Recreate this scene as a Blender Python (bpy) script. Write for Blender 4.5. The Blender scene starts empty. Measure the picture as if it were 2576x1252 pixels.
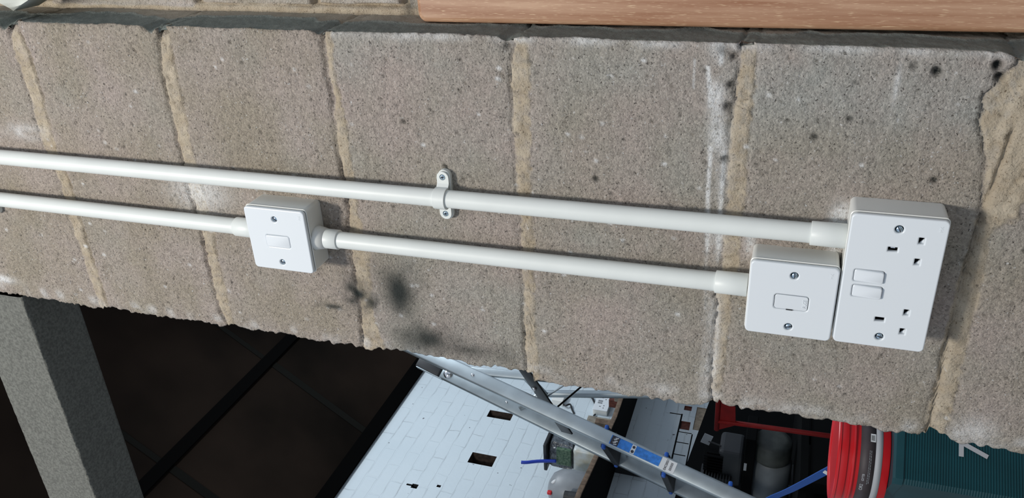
import bpy, bmesh, math, random
import numpy as np
from mathutils import Vector, Matrix

# ------------------------------------------------------------------ camera, world, lights
SC = bpy.context.scene
COL = SC.collection
def P(x, y, z):                      # survey millimetres -> scene metres (floor at z = 500 mm)
    return Vector((x / 1000.0, y / 1000.0, (z - 500.0) / 1000.0))
cam_d = bpy.data.cameras.new('camera'); cam = bpy.data.objects.new('camera', cam_d); COL.objects.link(cam)
cam_d.sensor_fit = 'HORIZONTAL'; cam_d.sensor_width = 36.0; cam_d.lens = 36.0 * 2081.4586832 / 2576.0
cam_d.clip_start = 0.01; cam_d.clip_end = 100
def rodr(v):
    th = np.linalg.norm(v); k = v / th
    K = np.array([[0, -k[2], k[1]], [k[2], 0, -k[0]], [-k[1], k[0], 0]])
    return np.eye(3) + np.sin(th) * K + (1 - np.cos(th)) * K @ K
RM = rodr(np.array([0.48179, 0.32411, 0.03063]))
RM = RM @ np.array([[0, 0, -1.], [-1, 0, 0], [0, 1, 0]])      # rows: image right, image down, forward
cam.matrix_world = Matrix.Translation(P(0.0, -815.9, 1144.4)) @ Matrix([list(RM[0]), list(-RM[1]), list(-RM[2])]).transposed().to_4x4()
SC.camera = cam

SC.view_settings.view_transform = 'Standard'; SC.view_settings.look = 'None'
SC.view_settings.gamma = 1.0; SC.view_settings.use_curve_mapping = False
SC.view_settings.exposure = 0.0
wd = bpy.data.worlds.new('world'); SC.world = wd; wd.use_nodes = True
bg = wd.node_tree.nodes['Background']; bg.inputs[0].default_value = (0.72, 0.83, 1.0, 1); bg.inputs[1].default_value = 0.56

def area(name, loc, target, size, power, colour, size_y=None):
    d = bpy.data.lights.new(name, 'AREA'); d.energy = power; d.color = colour; d.size = size
    if size_y: d.shape = 'RECTANGLE'; d.size_y = size_y
    o = bpy.data.objects.new(name, d); COL.objects.link(o); o.location = loc
    o.rotation_euler = (target - loc).to_track_quat('-Z', 'Y').to_euler()
    return o
area('ceiling_lamp', P(-80, -2400, 3400), P(-420, 0, 1300), 0.42, 78, (1.0, 0.955, 0.88))
area('workshop_lamp', P(-1250, 2500, 3550), P(-2300, 2400, 1800), 1.2, 30, (0.86, 0.94, 1.0), 0.3)

# ------------------------------------------------------------------ materials
def mat(name, colour, rough=0.5, metal=0.0, noise=0.0, nscale=60.0, bump=0.0, bscale=200.0, bdist=0.001, coat=0.0, c2=None, detail=4.0):
    m = bpy.data.materials.new(name); m.use_nodes = True
    N, L = m.node_tree.nodes, m.node_tree.links; b = N['Principled BSDF']
    b.inputs['Roughness'].default_value = rough; b.inputs['Metallic'].default_value = metal
    b.inputs['Coat Weight'].default_value = coat
    tc = N.new('ShaderNodeTexCoord')
    if noise or c2:
        n = N.new('ShaderNodeTexNoise'); n.inputs['Scale'].default_value = nscale; n.inputs['Detail'].default_value = detail
        L.new(tc.outputs['Object'], n.inputs['Vector'])
        r = N.new('ShaderNodeValToRGB'); L.new(n.outputs[0], r.inputs[0])
        r.color_ramp.elements[0].position = 0.35; r.color_ramp.elements[1].position = 0.65
        a = colour if c2 else tuple(c * (1 - noise) for c in colour)
        z = c2 if c2 else tuple(min(1, c * (1 + noise)) for c in colour)
        r.color_ramp.elements[0].color = (*a, 1); r.color_ramp.elements[1].color = (*z, 1)
        L.new(r.outputs[0], b.inputs['Base Color'])
    else:
        b.inputs['Base Color'].default_value = (*colour, 1)
    if bump:
        n2 = N.new('ShaderNodeTexNoise'); n2.inputs['Scale'].default_value = bscale; n2.inputs['Detail'].default_value = 3
        L.new(tc.outputs['Object'], n2.inputs['Vector'])
        bp = N.new('ShaderNodeBump'); bp.inputs['Strength'].default_value = bump; bp.inputs['Distance'].default_value = bdist
        L.new(n2.outputs[0], bp.inputs['Height']); L.new(bp.outputs[0], b.inputs['Normal'])
    return m
M = {}
M['pvc'] = mat('white_pvc', (0.735, 0.765, 0.74), 0.42, noise=0.02, nscale=30)
M['box_pvc'] = mat('white_box_plastic', (0.77, 0.775, 0.74), 0.35)
M['plate'] = mat('white_plate_plastic', (0.74, 0.78, 0.81), 0.28)
M['rocker'] = mat('switch_rocker_plastic', (0.73, 0.768, 0.80), 0.25)
M['screw'] = mat('zinc_plated_screw', (0.55, 0.68, 0.78), 0.22, 1.0)
M['dark'] = mat('dark_cavity', (0.012, 0.012, 0.013), 0.7)
M['alu'] = mat('brushed_aluminium', (0.38, 0.43, 0.455), 0.45, 0.8, noise=0.08, nscale=14)
M['alu_dk'] = mat('darker_aluminium', (0.29, 0.33, 0.35), 0.42, 0.85, noise=0.1, nscale=14)  # darker aluminium for the far stile and a hinge wire
M['chrome'] = mat('polished_metal', (0.8, 0.8, 0.8), 0.12, 1.0)
M['black'] = mat('black_plastic', (0.012, 0.013, 0.015), 0.4)
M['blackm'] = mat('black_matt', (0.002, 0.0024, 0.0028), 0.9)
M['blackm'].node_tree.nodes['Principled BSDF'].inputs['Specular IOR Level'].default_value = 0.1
M['gasket'] = mat('dark_grey_plastic', (0.02, 0.022, 0.025), 0.55)
M['blue'] = mat('blue_plastic', (0.012, 0.09, 0.42), 0.4)
M['labelblue'] = mat('blue_label', (0.03, 0.20, 0.62), 0.45, noise=0.25, nscale=60)
M['hoseblue'] = mat('deep_blue_hose', (0.01, 0.04, 0.36), 0.35)
M['strapblue'] = mat('blue_webbing', (0.008, 0.075, 0.34), 0.6, bump=0.4, bscale=600)
M['white'] = mat('white_print', (0.72, 0.74, 0.75), 0.5)
M['ink'] = mat('dark_ink', (0.03, 0.03, 0.04), 0.6)
M['red'] = mat('red_bucket_plastic', (0.62, 0.012, 0.018), 0.32)
M['lab'] = mat('dark_grey_label', (0.060, 0.046, 0.050), 0.55, noise=0.1, nscale=30)
M['labw'] = mat('light_grey_label_band', (0.46, 0.47, 0.49), 0.55)
M['redpaint'] = mat('red_painted_steel', (0.10, 0.002, 0.002), 0.6, noise=0.15, nscale=30)
M['redpaint'].node_tree.nodes['Principled BSDF'].inputs['Specular IOR Level'].default_value = 0.15
M['concrete'] = mat('precast_concrete', (0.135, 0.137, 0.122), 0.92, noise=0.25, nscale=230, bump=0.6, bscale=300, bdist=0.002)
M['floor'] = mat('concrete_floor', (0.22, 0.22, 0.21), 0.85, noise=0.2, nscale=4, bump=0.3, bscale=80)
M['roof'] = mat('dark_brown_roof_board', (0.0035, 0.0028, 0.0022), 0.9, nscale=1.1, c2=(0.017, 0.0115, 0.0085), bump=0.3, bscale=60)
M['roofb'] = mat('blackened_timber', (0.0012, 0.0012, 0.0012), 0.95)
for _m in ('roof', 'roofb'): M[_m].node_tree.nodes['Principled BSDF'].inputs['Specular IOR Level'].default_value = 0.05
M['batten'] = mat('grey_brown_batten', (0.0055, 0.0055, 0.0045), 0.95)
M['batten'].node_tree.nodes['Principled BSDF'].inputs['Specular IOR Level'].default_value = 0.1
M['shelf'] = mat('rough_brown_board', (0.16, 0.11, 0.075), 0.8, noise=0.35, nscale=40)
M['timber'] = mat('old_pale_timber', (0.30, 0.27, 0.22), 0.8, noise=0.3, nscale=40)
M['tan'] = mat('tan_brick', (0.30, 0.25, 0.19), 0.9, noise=0.2, nscale=60)
M['redbrick'] = mat('dark_red_brick', (0.11, 0.035, 0.026), 0.9, noise=0.3, nscale=60)
M['joint'] = mat('open_joint_dark', (0.02, 0.022, 0.024), 0.95)
M['holebrown'] = mat('brick_hole_inside', (0.050, 0.034, 0.026), 0.95, noise=0.4, nscale=50)
M['trans'] = mat('milky_plastic', (0.52, 0.57, 0.58), 0.35, nscale=18, c2=(0.44, 0.42, 0.33))
M['greyplas'] = mat('grey_plastic', (0.27, 0.29, 0.31), 0.4, noise=0.08, nscale=20)
M['foil'] = mat('shiny_black_wrap', (0.02, 0.024, 0.03), 0.2, nscale=40, c2=(0.12, 0.14, 0.16), bump=1.0, bscale=40, bdist=0.01)
M['board'] = mat('green_component_board', (0.01, 0.05, 0.022), 0.4, nscale=90, c2=(0.10, 0.16, 0.10))
M['tank'] = mat('grey_tank_paint', (0.11, 0.125, 0.135), 0.42, noise=0.12, nscale=12)
M['motor'] = mat('dark_green_grey_casting', (0.04, 0.046, 0.042), 0.6, noise=0.3, nscale=20)
M['copper'] = mat('dull_metal_pipe', (0.30, 0.27, 0.22), 0.4, 0.7)
M['sheet'] = mat('off_white_fabric', (0.55, 0.57, 0.52), 0.85, noise=0.06, nscale=25, bump=0.2, bscale=400)
M['bag'] = mat('pale_card', (0.6, 0.62, 0.63), 0.6)

def wood_mat():
    m = bpy.data.materials.new('varnished_wood'); m.use_nodes = True
    N, L = m.node_tree.nodes, m.node_tree.links; b = N['Principled BSDF']
    tc = N.new('ShaderNodeTexCoord'); mp = N.new('ShaderNodeMapping'); mp.inputs['Scale'].default_value = (45, 45, 2.2)
    L.new(tc.outputs['Object'], mp.inputs[0])
    n = N.new('ShaderNodeTexNoise'); n.inputs['Scale'].default_value = 3.0; n.inputs['Detail'].default_value = 6; n.inputs['Distortion'].default_value = 0.4
    L.new(mp.outputs[0], n.inputs['Vector'])
    r = N.new('ShaderNodeValToRGB'); L.new(n.outputs[0], r.inputs[0])
    e = r.color_ramp.elements; e[0].position = 0.3; e[0].color = (0.33, 0.155, 0.082, 1); e[1].position = 0.7; e[1].color = (0.55, 0.345, 0.225, 1)
    mp2 = N.new('ShaderNodeMapping'); mp2.inputs['Scale'].default_value = (1700, 1700, 75); L.new(tc.outputs['Object'], mp2.inputs[0])
    n2 = N.new('ShaderNodeTexNoise'); n2.inputs['Scale'].default_value = 1.0; n2.inputs['Detail'].default_value = 2; L.new(mp2.outputs[0], n2.inputs['Vector'])
    r2 = N.new('ShaderNodeValToRGB'); L.new(n2.outputs[0], r2.inputs[0]); r2.color_ramp.elements[0].position = 0.61; r2.color_ramp.elements[1].position = 0.70
    mx = N.new('ShaderNodeMixRGB'); L.new(r2.outputs[0], mx.inputs[0]); L.new(r.outputs[0], mx.inputs[1]); mx.inputs[2].default_value = (0.78, 0.58, 0.38, 1)
    L.new(mx.outputs[0], b.inputs['Base Color']); b.inputs['Roughness'].default_value = 0.38
    return m
M['wood'] = wood_mat()

def block_mat(name, pale_c=(0.80, 0.80, 0.79)):
    """aggregate blockwork: colours per spot: block, mortar, lime bloom, soot, and a smear with shade painted in"""
    m = bpy.data.materials.new(name); m.use_nodes = True
    N, L = m.node_tree.nodes, m.node_tree.links; b = N['Principled BSDF']; b.inputs['Roughness'].default_value = 0.93
    b.inputs['Specular IOR Level'].default_value = 0.25
    tc = N.new('ShaderNodeTexCoord').outputs['Object']
    def att(n): a = N.new('ShaderNodeAttribute'); a.attribute_name = n; return a.outputs['Fac']
    def noise(s, d=3, rough=0.55):
        n = N.new('ShaderNodeTexNoise'); n.inputs['Scale'].default_value = s; n.inputs['Detail'].default_value = d; n.inputs['Roughness'].default_value = rough
        L.new(tc, n.inputs['Vector']); return n.outputs[0]
    def ramp(x, p0, p1, c0=(0, 0, 0), c1=(1, 1, 1)):
        r = N.new('ShaderNodeValToRGB'); L.new(x, r.inputs[0]); e = r.color_ramp.elements
        e[0].position = p0; e[1].position = p1; e[0].color = (*c0, 1); e[1].color = (*c1, 1); return r.outputs[0]
    def mix(f, a, c, mode='MIX', fac=None):
        x = N.new('ShaderNodeMixRGB'); x.blend_type = mode
        if f is None: x.inputs[0].default_value = fac
        else: L.new(f, x.inputs[0])
        for i, v in ((1, a), (2, c)):
            if isinstance(v, tuple): x.inputs[i].default_value = (*v, 1)
            else: L.new(v, x.inputs[i])
        return x.outputs[0]
    def math_(op, a, c):
        x = N.new('ShaderNodeMath'); x.operation = op; x.use_clamp = False
        for i, v in ((0, a), (1, c)):
            if isinstance(v, float): x.inputs[i].default_value = v
            else: L.new(v, x.inputs[i])
        return x.outputs[0]
    def vor(s, feat='F1'):
        v = N.new('ShaderNodeTexVoronoi'); v.inputs['Scale'].default_value = s; v.feature = feat
        L.new(tc, v.inputs['Vector']); return v
    tone = math_('ADD', att('tone'), 0.0)
    blk = mix(tone, (0.355, 0.308, 0.245), (0.392, 0.385, 0.352))
    blk = mix(ramp(noise(9, 4), 0.40, 0.66), blk, (0.425, 0.362, 0.322))
    v1 = vor(430); v2 = vor(900)
    g = mix(ramp(v1.outputs['Color'], 0.1, 0.9), (0.80, 0.80, 0.80), (1.18, 1.18, 1.18))
    blk = mix(None, blk, g, 'MULTIPLY', 1.0)
    g2 = mix(ramp(v2.outputs['Color'], 0.1, 0.9), (0.90, 0.90, 0.90), (1.10, 1.10, 1.10))
    blk = mix(None, blk, g2, 'MULTIPLY', 1.0)
    blk = mix(ramp(noise(330, 2), 0.66, 0.73), blk, (0.60, 0.59, 0.57))          # pale grit
    blk = mix(ramp(noise(400, 3), 0.30, 0.36, (1, 1, 1), (0, 0, 0)), blk, (0.12, 0.105, 0.092))        # pores
    mor = mix(ramp(noise(45, 4), 0.35, 0.65), (0.42, 0.345, 0.25), (0.53, 0.455, 0.35))
    mor = mix(ramp(noise(420, 2), 0.28, 0.36, (1, 1, 1), (0, 0, 0)), mor, (0.20, 0.15, 0.10))
    c = mix(att('mortar'), blk, mor)
    pn = math_('MULTIPLY', att('pale'), ramp(noise(240, 4, 0.7), 0.28, 0.50))
    c = mix(pn, c, pale_c)
    c = mix(att('shaded_smear'), c, mix(ramp(noise(35, 4), .35, .65), (0.165, 0.195, 0.180), (0.215, 0.245, 0.225)))  # grey-green smear whose colour also carries the return face's shade
    c = mix(att('soot'), c, (0.035, 0.040, 0.037))
    L.new(c, b.inputs['Base Color'])
    h = math_('ADD', math_('MULTIPLY', noise(380, 5, 0.72), 1.5), math_('MULTIPLY', v1.outputs['Distance'], -0.5))
    h = math_('ADD', h, math_('MULTIPLY', ramp(noise(400, 3), 0.31, 0.38, (1, 1, 1), (0, 0, 0)), -0.8))
    hm = math_('MULTIPLY', h, math_('SUBTRACT', 1.0, math_('MULTIPLY', att('mortar'), 0.35)))
    bp = N.new('ShaderNodeBump'); bp.inputs['Strength'].default_value = 0.8; bp.inputs['Distance'].default_value = 0.0022
    L.new(hm, bp.inputs['Height']); L.new(bp.outputs[0], b.inputs['Normal'])
    return m
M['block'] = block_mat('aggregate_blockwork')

def painted_brick():
    m = bpy.data.materials.new('white_painted_brick'); m.use_nodes = True
    N, L = m.node_tree.nodes, m.node_tree.links; b = N['Principled BSDF']; b.inputs['Roughness'].default_value = 0.55
    tc = N.new('ShaderNodeTexCoord').outputs['Object']
    sp = N.new('ShaderNodeSeparateXYZ'); L.new(tc, sp.inputs[0]); cb = N.new('ShaderNodeCombineXYZ')
    L.new(sp.outputs['Y'], cb.inputs['X']); L.new(sp.outputs['Z'], cb.inputs['Y'])
    nd = N.new('ShaderNodeTexNoise'); nd.inputs['Scale'].default_value = 14; nd.inputs['Detail'].default_value = 3; L.new(tc, nd.inputs['Vector'])
    vm = N.new('ShaderNodeVectorMath'); vm.operation = 'MULTIPLY_ADD'
    L.new(nd.outputs['Color'], vm.inputs[0]); vm.inputs[1].default_value = (0.03, 0.016, 0); L.new(cb.outputs[0], vm.inputs[2])
    def brick(ms):
        k = N.new('ShaderNodeTexBrick'); k.inputs['Scale'].default_value = 1.0
        k.inputs['Brick Width'].default_value = 0.232; k.inputs['Row Height'].default_value = 0.0715
        k.inputs['Mortar Size'].default_value = ms; k.inputs['Mortar Smooth'].default_value = 0.3
        k.inputs['Color1'].default_value = (1, 1, 1, 1); k.inputs['Color2'].default_value = (0.95, 0.95, 0.95, 1); k.inputs['Mortar'].default_value = (0, 0, 0, 1)
        L.new(vm.outputs[0], k.inputs['Vector']); return k
    fine = brick(0.0011); wide = brick(0.005)
    n = N.new('ShaderNodeTexNoise'); n.inputs['Scale'].default_value = 7; n.inputs['Detail'].default_value = 4; L.new(tc, n.inputs['Vector'])
    r = N.new('ShaderNodeValToRGB'); L.new(n.outputs[0], r.inputs[0]); r.color_ramp.elements[0].position = 0.47; r.color_ramp.elements[1].position = 0.66
    mu = N.new('ShaderNodeMath'); mu.operation = 'MULTIPLY'; L.new(fine.outputs['Fac'], mu.inputs[0]); L.new(r.outputs[0], mu.inputs[1])
    n2 = N.new('ShaderNodeTexNoise'); n2.inputs['Scale'].default_value = 2.5; n2.inputs['Detail'].default_value = 5; L.new(tc, n2.inputs['Vector'])
    base = N.new('ShaderNodeMixRGB'); L.new(n2.outputs[0], base.inputs[0]); base.inputs[1].default_value = (0.53, 0.61, 0.655, 1); base.inputs[2].default_value = (0.61, 0.68, 0.72, 1)
    mx = N.new('ShaderNodeMixRGB'); L.new(mu.outputs[0], mx.inputs[0]); L.new(base.outputs[0], mx.inputs[1]); mx.inputs[2].default_value = (0.15, 0.15, 0.16, 1)
    n3 = N.new('ShaderNodeTexNoise'); n3.inputs['Scale'].default_value = 30; n3.inputs['Detail'].default_value = 2; L.new(tc, n3.inputs['Vector'])
    r3 = N.new('ShaderNodeValToRGB'); L.new(n3.outputs[0], r3.inputs[0]); r3.color_ramp.elements[0].position = 0.75; r3.color_ramp.elements[1].position = 0.78
    mx2 = N.new('ShaderNodeMixRGB'); L.new(r3.outputs[0], mx2.inputs[0]); L.new(mx.outputs[0], mx2.inputs[1]); mx2.inputs[2].default_value = (0.12, 0.12, 0.14, 1)
    L.new(mx2.outputs[0], b.inputs['Base Color'])
    ad = N.new('ShaderNodeMath'); ad.operation = 'MULTIPLY_ADD'; L.new(wide.outputs['Fac'], ad.inputs[0]); ad.inputs[1].default_value = -1.0; L.new(nd.outputs[0], ad.inputs[2])
    bp = N.new('ShaderNodeBump'); bp.inputs['Strength'].default_value = 0.45; bp.inputs['Distance'].default_value = 0.004
    L.new(ad.outputs[0], bp.inputs['Height']); L.new(bp.outputs[0], b.inputs['Normal'])
    return m
M['wbrick'] = painted_brick()

def ribbed_teal():
    m = mat('teal_ribbed_plastic', (0.002, 0.052, 0.066), 0.5, noise=0.12, nscale=8)
    return m
M['teal'] = ribbed_teal()

# ------------------------------------------------------------------ object helpers
def finish(o, label=None, cat=None, group=None, kind=None):
    if label: o['label'] = label
    if cat: o['category'] = cat
    if group: o['group'] = group
    if kind: o['kind'] = kind
    return o
def link_mesh(name, me, material, parent=None, smooth=False):
    o = bpy.data.objects.new(name, me); COL.objects.link(o)
    if material is not None and len(me.materials) == 0:
        me.materials.append(M[material] if isinstance(material, str) else material)
    if parent: o.parent = parent
    if smooth:
        for p in me.polygons: p.use_smooth = True
    return o
def from_bm(name, bm, material, parent=None, smooth=False, origin=None):
    bmesh.ops.recalc_face_normals(bm, faces=bm.faces)
    if origin is not None: bmesh.ops.translate(bm, verts=bm.verts, vec=-Vector(origin))
    me = bpy.data.meshes.new(name); bm.to_mesh(me); bm.free()
    o = link_mesh(name, me, material, parent, smooth)
    if origin is not None: o.location = origin
    return o
def thing(name, loc, label, cat, group=None):
    o = bpy.data.objects.new(name, None); COL.objects.link(o); o.location = loc; o.empty_display_size = 0.05
    finish(o, label, cat, group); return o
def smooth_by_angle(o, ang=40):
    me = o.data
    for p in me.polygons: p.use_smooth = True
    bm = bmesh.new(); bm.from_mesh(me); lim = math.radians(ang)
    for e in bm.edges:
        if len(e.link_faces) == 2 and e.calc_face_angle(0) > lim: e.smooth = False
    bm.to_mesh(me); bm.free()
def box_bm(bm, c, s, rot=None, bevel=0.0, seg=2):
    """c centre (m), s full sizes (m)"""
    r = bmesh.ops.create_cube(bm, size=1.0); vs = r['verts']
    mtx = Matrix.Translation(Vector(c)) @ (rot.to_4x4() if rot is not None else Matrix.Identity(4)) @ Matrix.Diagonal((*s, 1))
    bmesh.ops.transform(bm, matrix=mtx, verts=vs)
    if bevel > 0:
        es = list({e for v in vs for e in v.link_edges})
        bmesh.ops.bevel(bm, geom=es, offset=bevel, segments=seg, profile=0.5, affect='EDGES')
def tube_bm(bm, pts, rad, seg=16, cap=True, closed=False):
    """tube through points; rad number or list"""
    pts = [Vector(p) for p in pts]; n = len(pts); rings = []
    rad = rad if isinstance(rad, (list, tuple)) else [rad] * n
    up = None
    for i, p in enumerate(pts):
        a = pts[(i - 1) % n] if (closed or i > 0) else p
        b = pts[(i + 1) % n] if (closed or i < n - 1) else p
        t = (b - a).normalized()
        if up is None: up = t.orthogonal().normalized()
        up = (up - t * up.dot(t)).normalized(); w = t.cross(up)
        rings.append([bm.verts.new(p + (up * math.cos(2 * math.pi * k / seg) + w * math.sin(2 * math.pi * k / seg)) * rad[i]) for k in range(seg)])
    m = n if closed else n - 1
    for i in range(m):
        A, B = rings[i], rings[(i + 1) % n]
        for k in range(seg): bm.faces.new((A[k], A[(k + 1) % seg], B[(k + 1) % seg], B[k]))
    if cap and not closed:
        bm.faces.new(rings[0][::-1]); bm.faces.new(rings[-1])
def lathe_bm(bm, prof, seg=48, axis_m=None):
    """prof list of (r, h) about +z, ends closed if r == 0"""
    rings = []
    for r, h in prof:
        if r <= 1e-7: rings.append([bm.verts.new((0, 0, h))])
        else: rings.append([bm.verts.new((r * math.cos(2 * math.pi * k / seg), r * math.sin(2 * math.pi * k / seg), h)) for k in range(seg)])
    vs = [v for g in rings for v in g]
    for A, B in zip(rings, rings[1:]):
        for k in range(seg):
            k2 = (k + 1) % seg
            if len(A) == 1 and len(B) == 1: continue
            if len(A) == 1: bm.faces.new((A[0], B[k2], B[k]))
            elif len(B) == 1: bm.faces.new((A[k], A[k2], B[0]))
            else: bm.faces.new((A[k], A[k2], B[k2], B[k]))
    if axis_m is not None: bmesh.ops.transform(bm, matrix=axis_m, verts=vs)
WALLM = Matrix(((1, 0, 0), (0, 0, -1), (0, 1, 0)))      # local (u, v, w out of wall) -> x, z, -y
def rrect(w, h, r, n=6, cx=0, cy=0):
    pts = []
    for sx, sy, a0 in ((1, 1, 0), (-1, 1, 90), (-1, -1, 180), (1, -1, 270)):
        for k in range(n + 1):
            a = math.radians(a0 + 90 * k / n)
            pts.append((cx + sx * (w / 2 - r) + r * math.cos(a), cy + sy * (h / 2 - r) + r * math.sin(a)))
    return pts
def circ(cx, cy, r, n=24): return [(cx + r * math.cos(2 * math.pi * k / n), cy + r * math.sin(2 * math.pi * k / n)) for k in range(n)]
def slab(name, outline, holes, thick, bevel, material, parent=None, mtx=None):
    """flat moulding with real holes: outline/holes in mm on the wall plane, thickness outwards, softened edges"""
    cu = bpy.data.curves.new(name, 'CURVE'); cu.dimensions = '2D'; cu.fill_mode = 'BOTH'
    cu.extrude = (thick / 2 - bevel) / 1000; cu.bevel_depth = bevel / 1000; cu.bevel_resolution = 3; cu.offset = -bevel / 1000
    for pl in [outline] + holes:
        s = cu.splines.new('POLY'); s.points.add(len(pl) - 1); s.use_cyclic_u = True
        for i, (x, y) in enumerate(pl): s.points[i].co = (x / 1000, y / 1000, 0, 1)
    tmp = bpy.data.objects.new('tmp', cu); COL.objects.link(tmp)
    dg = bpy.context.evaluated_depsgraph_get(); dg.update()
    me = bpy.data.meshes.new_from_object(tmp.evaluated_get(dg)); bpy.data.objects.remove(tmp); bpy.data.curves.remove(cu)
    me.transform(Matrix.Translation((0, 0, thick / 2000)))
    me.transform((mtx or WALLM.to_4x4()))
    me.materials.clear(); me.name = name
    o = link_mesh(name, me, material, parent); smooth_by_angle(o, 50); return o
def text_mesh(name, s, size, material, mtx, parent=None, thick=0.0004, align='CENTER', bold=0.0):
    cu = bpy.data.curves.new(name, 'FONT'); cu.body = s; cu.size = size; cu.extrude = thick / 2; cu.align_x = align; cu.align_y = 'CENTER'; cu.offset = bold
    tmp = bpy.data.objects.new('tmp', cu); COL.objects.link(tmp)
    dg = bpy.context.evaluated_depsgraph_get(); dg.update()
    me = bpy.data.meshes.new_from_object(tmp.evaluated_get(dg)); bpy.data.objects.remove(tmp); bpy.data.curves.remove(cu)
    me.transform(mtx); me.materials.clear(); me.name = name
    return link_mesh(name, me, material, parent)

# ------------------------------------------------------------------ numpy value noise
def vnoise(u, v, s, seed):
    r = np.random.default_rng(seed); T = r.random((256, 256))
    a = u / s + 1000.37; b = v / s + 1000.71
    i = np.floor(a).astype(int); j = np.floor(b).astype(int); fa = a - i; fb = b - j
    fa = fa * fa * (3 - 2 * fa); fb = fb * fb * (3 - 2 * fb)
    g = lambda p, q: T[p % 256, q % 256]
    return (g(i, j) * (1 - fa) * (1 - fb) + g(i + 1, j) * fa * (1 - fb) + g(i, j + 1) * (1 - fa) * fb + g(i + 1, j + 1) * fa * fb) * 2 - 1
def sstep(a, b, x):
    t = np.clip((x - a) / (b - a), 0, 1); return t * t * (3 - 2 * t)
def grid_mesh(name, X, Y, Z, attrs, material, close_last=False, parent=None):
    """X,Y,Z arrays (rows, cols) in survey mm"""
    R, Cn = X.shape
    co = np.stack([X / 1000, Y / 1000, (Z - 500) / 1000], -1).reshape(-1, 3)
    idx = np.arange(R * Cn).reshape(R, Cn)
    q = np.stack([idx[:-1, :-1], idx[1:, :-1], idx[1:, 1:], idx[:-1, 1:]], -1).reshape(-1, 4)
    me = bpy.data.meshes.new(name)
    me.vertices.add(len(co)); me.vertices.foreach_set('co', co.astype(np.float32).ravel())
    me.loops.add(q.size); me.loops.foreach_set('vertex_index', q.astype(np.int32).ravel())
    me.polygons.add(len(q)); me.polygons.foreach_set('loop_start', np.arange(0, q.size, 4, dtype=np.int32))
    try: me.polygons.foreach_set('loop_total', np.full(len(q), 4, dtype=np.int32))
    except Exception: pass
    me.update(calc_edges=True); me.validate()
    me.polygons.foreach_set('use_smooth', np.ones(len(me.polygons), dtype=bool))
    for k, a in attrs.items():
        at = me.attributes.new(k, 'FLOAT', 'POINT'); at.data.foreach_set('value', a.astype(np.float32).ravel())
    return link_mesh(name, me, material, parent)

# ------------------------------------------------------------------ the block pier (wall_front)
JX = np.arange(-210, -631, -30)[::-1].astype(float)
JT = [  # upper edge of each mortar bed at x = -210, -240 ... -630, then lower edge
 ([2107,2111,2111,2110,2112,2115,2112,2105,2108,2111,2109,2109,2109,2107,2106],[2091,2087,2088,2088,2091,2093,2093,2090,2089,2092,2093,2092,2091,2092,2093]),
 ([1873,1880,1883,1883,1882,1884,1883,1885,1883,1882,1883,1884,1884,1883,1877],[1858,1861,1861,1862,1863,1863,1862,1862,1862,1863,1866,1865,1865,1866,1868]),
 ([1648,1647,1646,1648,1650,1649,1648,1650,1653,1653,1654,1654,1654,1656,1658],[1636,1641,1637,1635,1635,1636,1635,1635,1633,1628,1632,1633,1635,1630,1624]),
 ([1422,1427,1427,1428,1427,1426,1424,1424,1424,1425,1425,1426,1426,1426,1427],[1407,1407,1407,1408,1408,1409,1409,1409,1410,1410,1411,1411,1411,1408,1409]),
 ([1192,1194,1195,1196,1196,1195,1195,1195,1196,1197,1196,1196,1196,1195,1195],[1179,1178,1178,1179,1178,1178,1177,1178,1179,1182,1182,1183,1183,1184,1184]),
 ([958,979,976,966,961,958,959,961,962,962,962,963,964,965,964],[905,900,912,930,942,945,947,946,946,946,945,943,944,943,947]),
 ([730]*15, [716]*15), ([2340]*15, [2324]*15), ([2568]*15, [2552]*15)]
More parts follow.
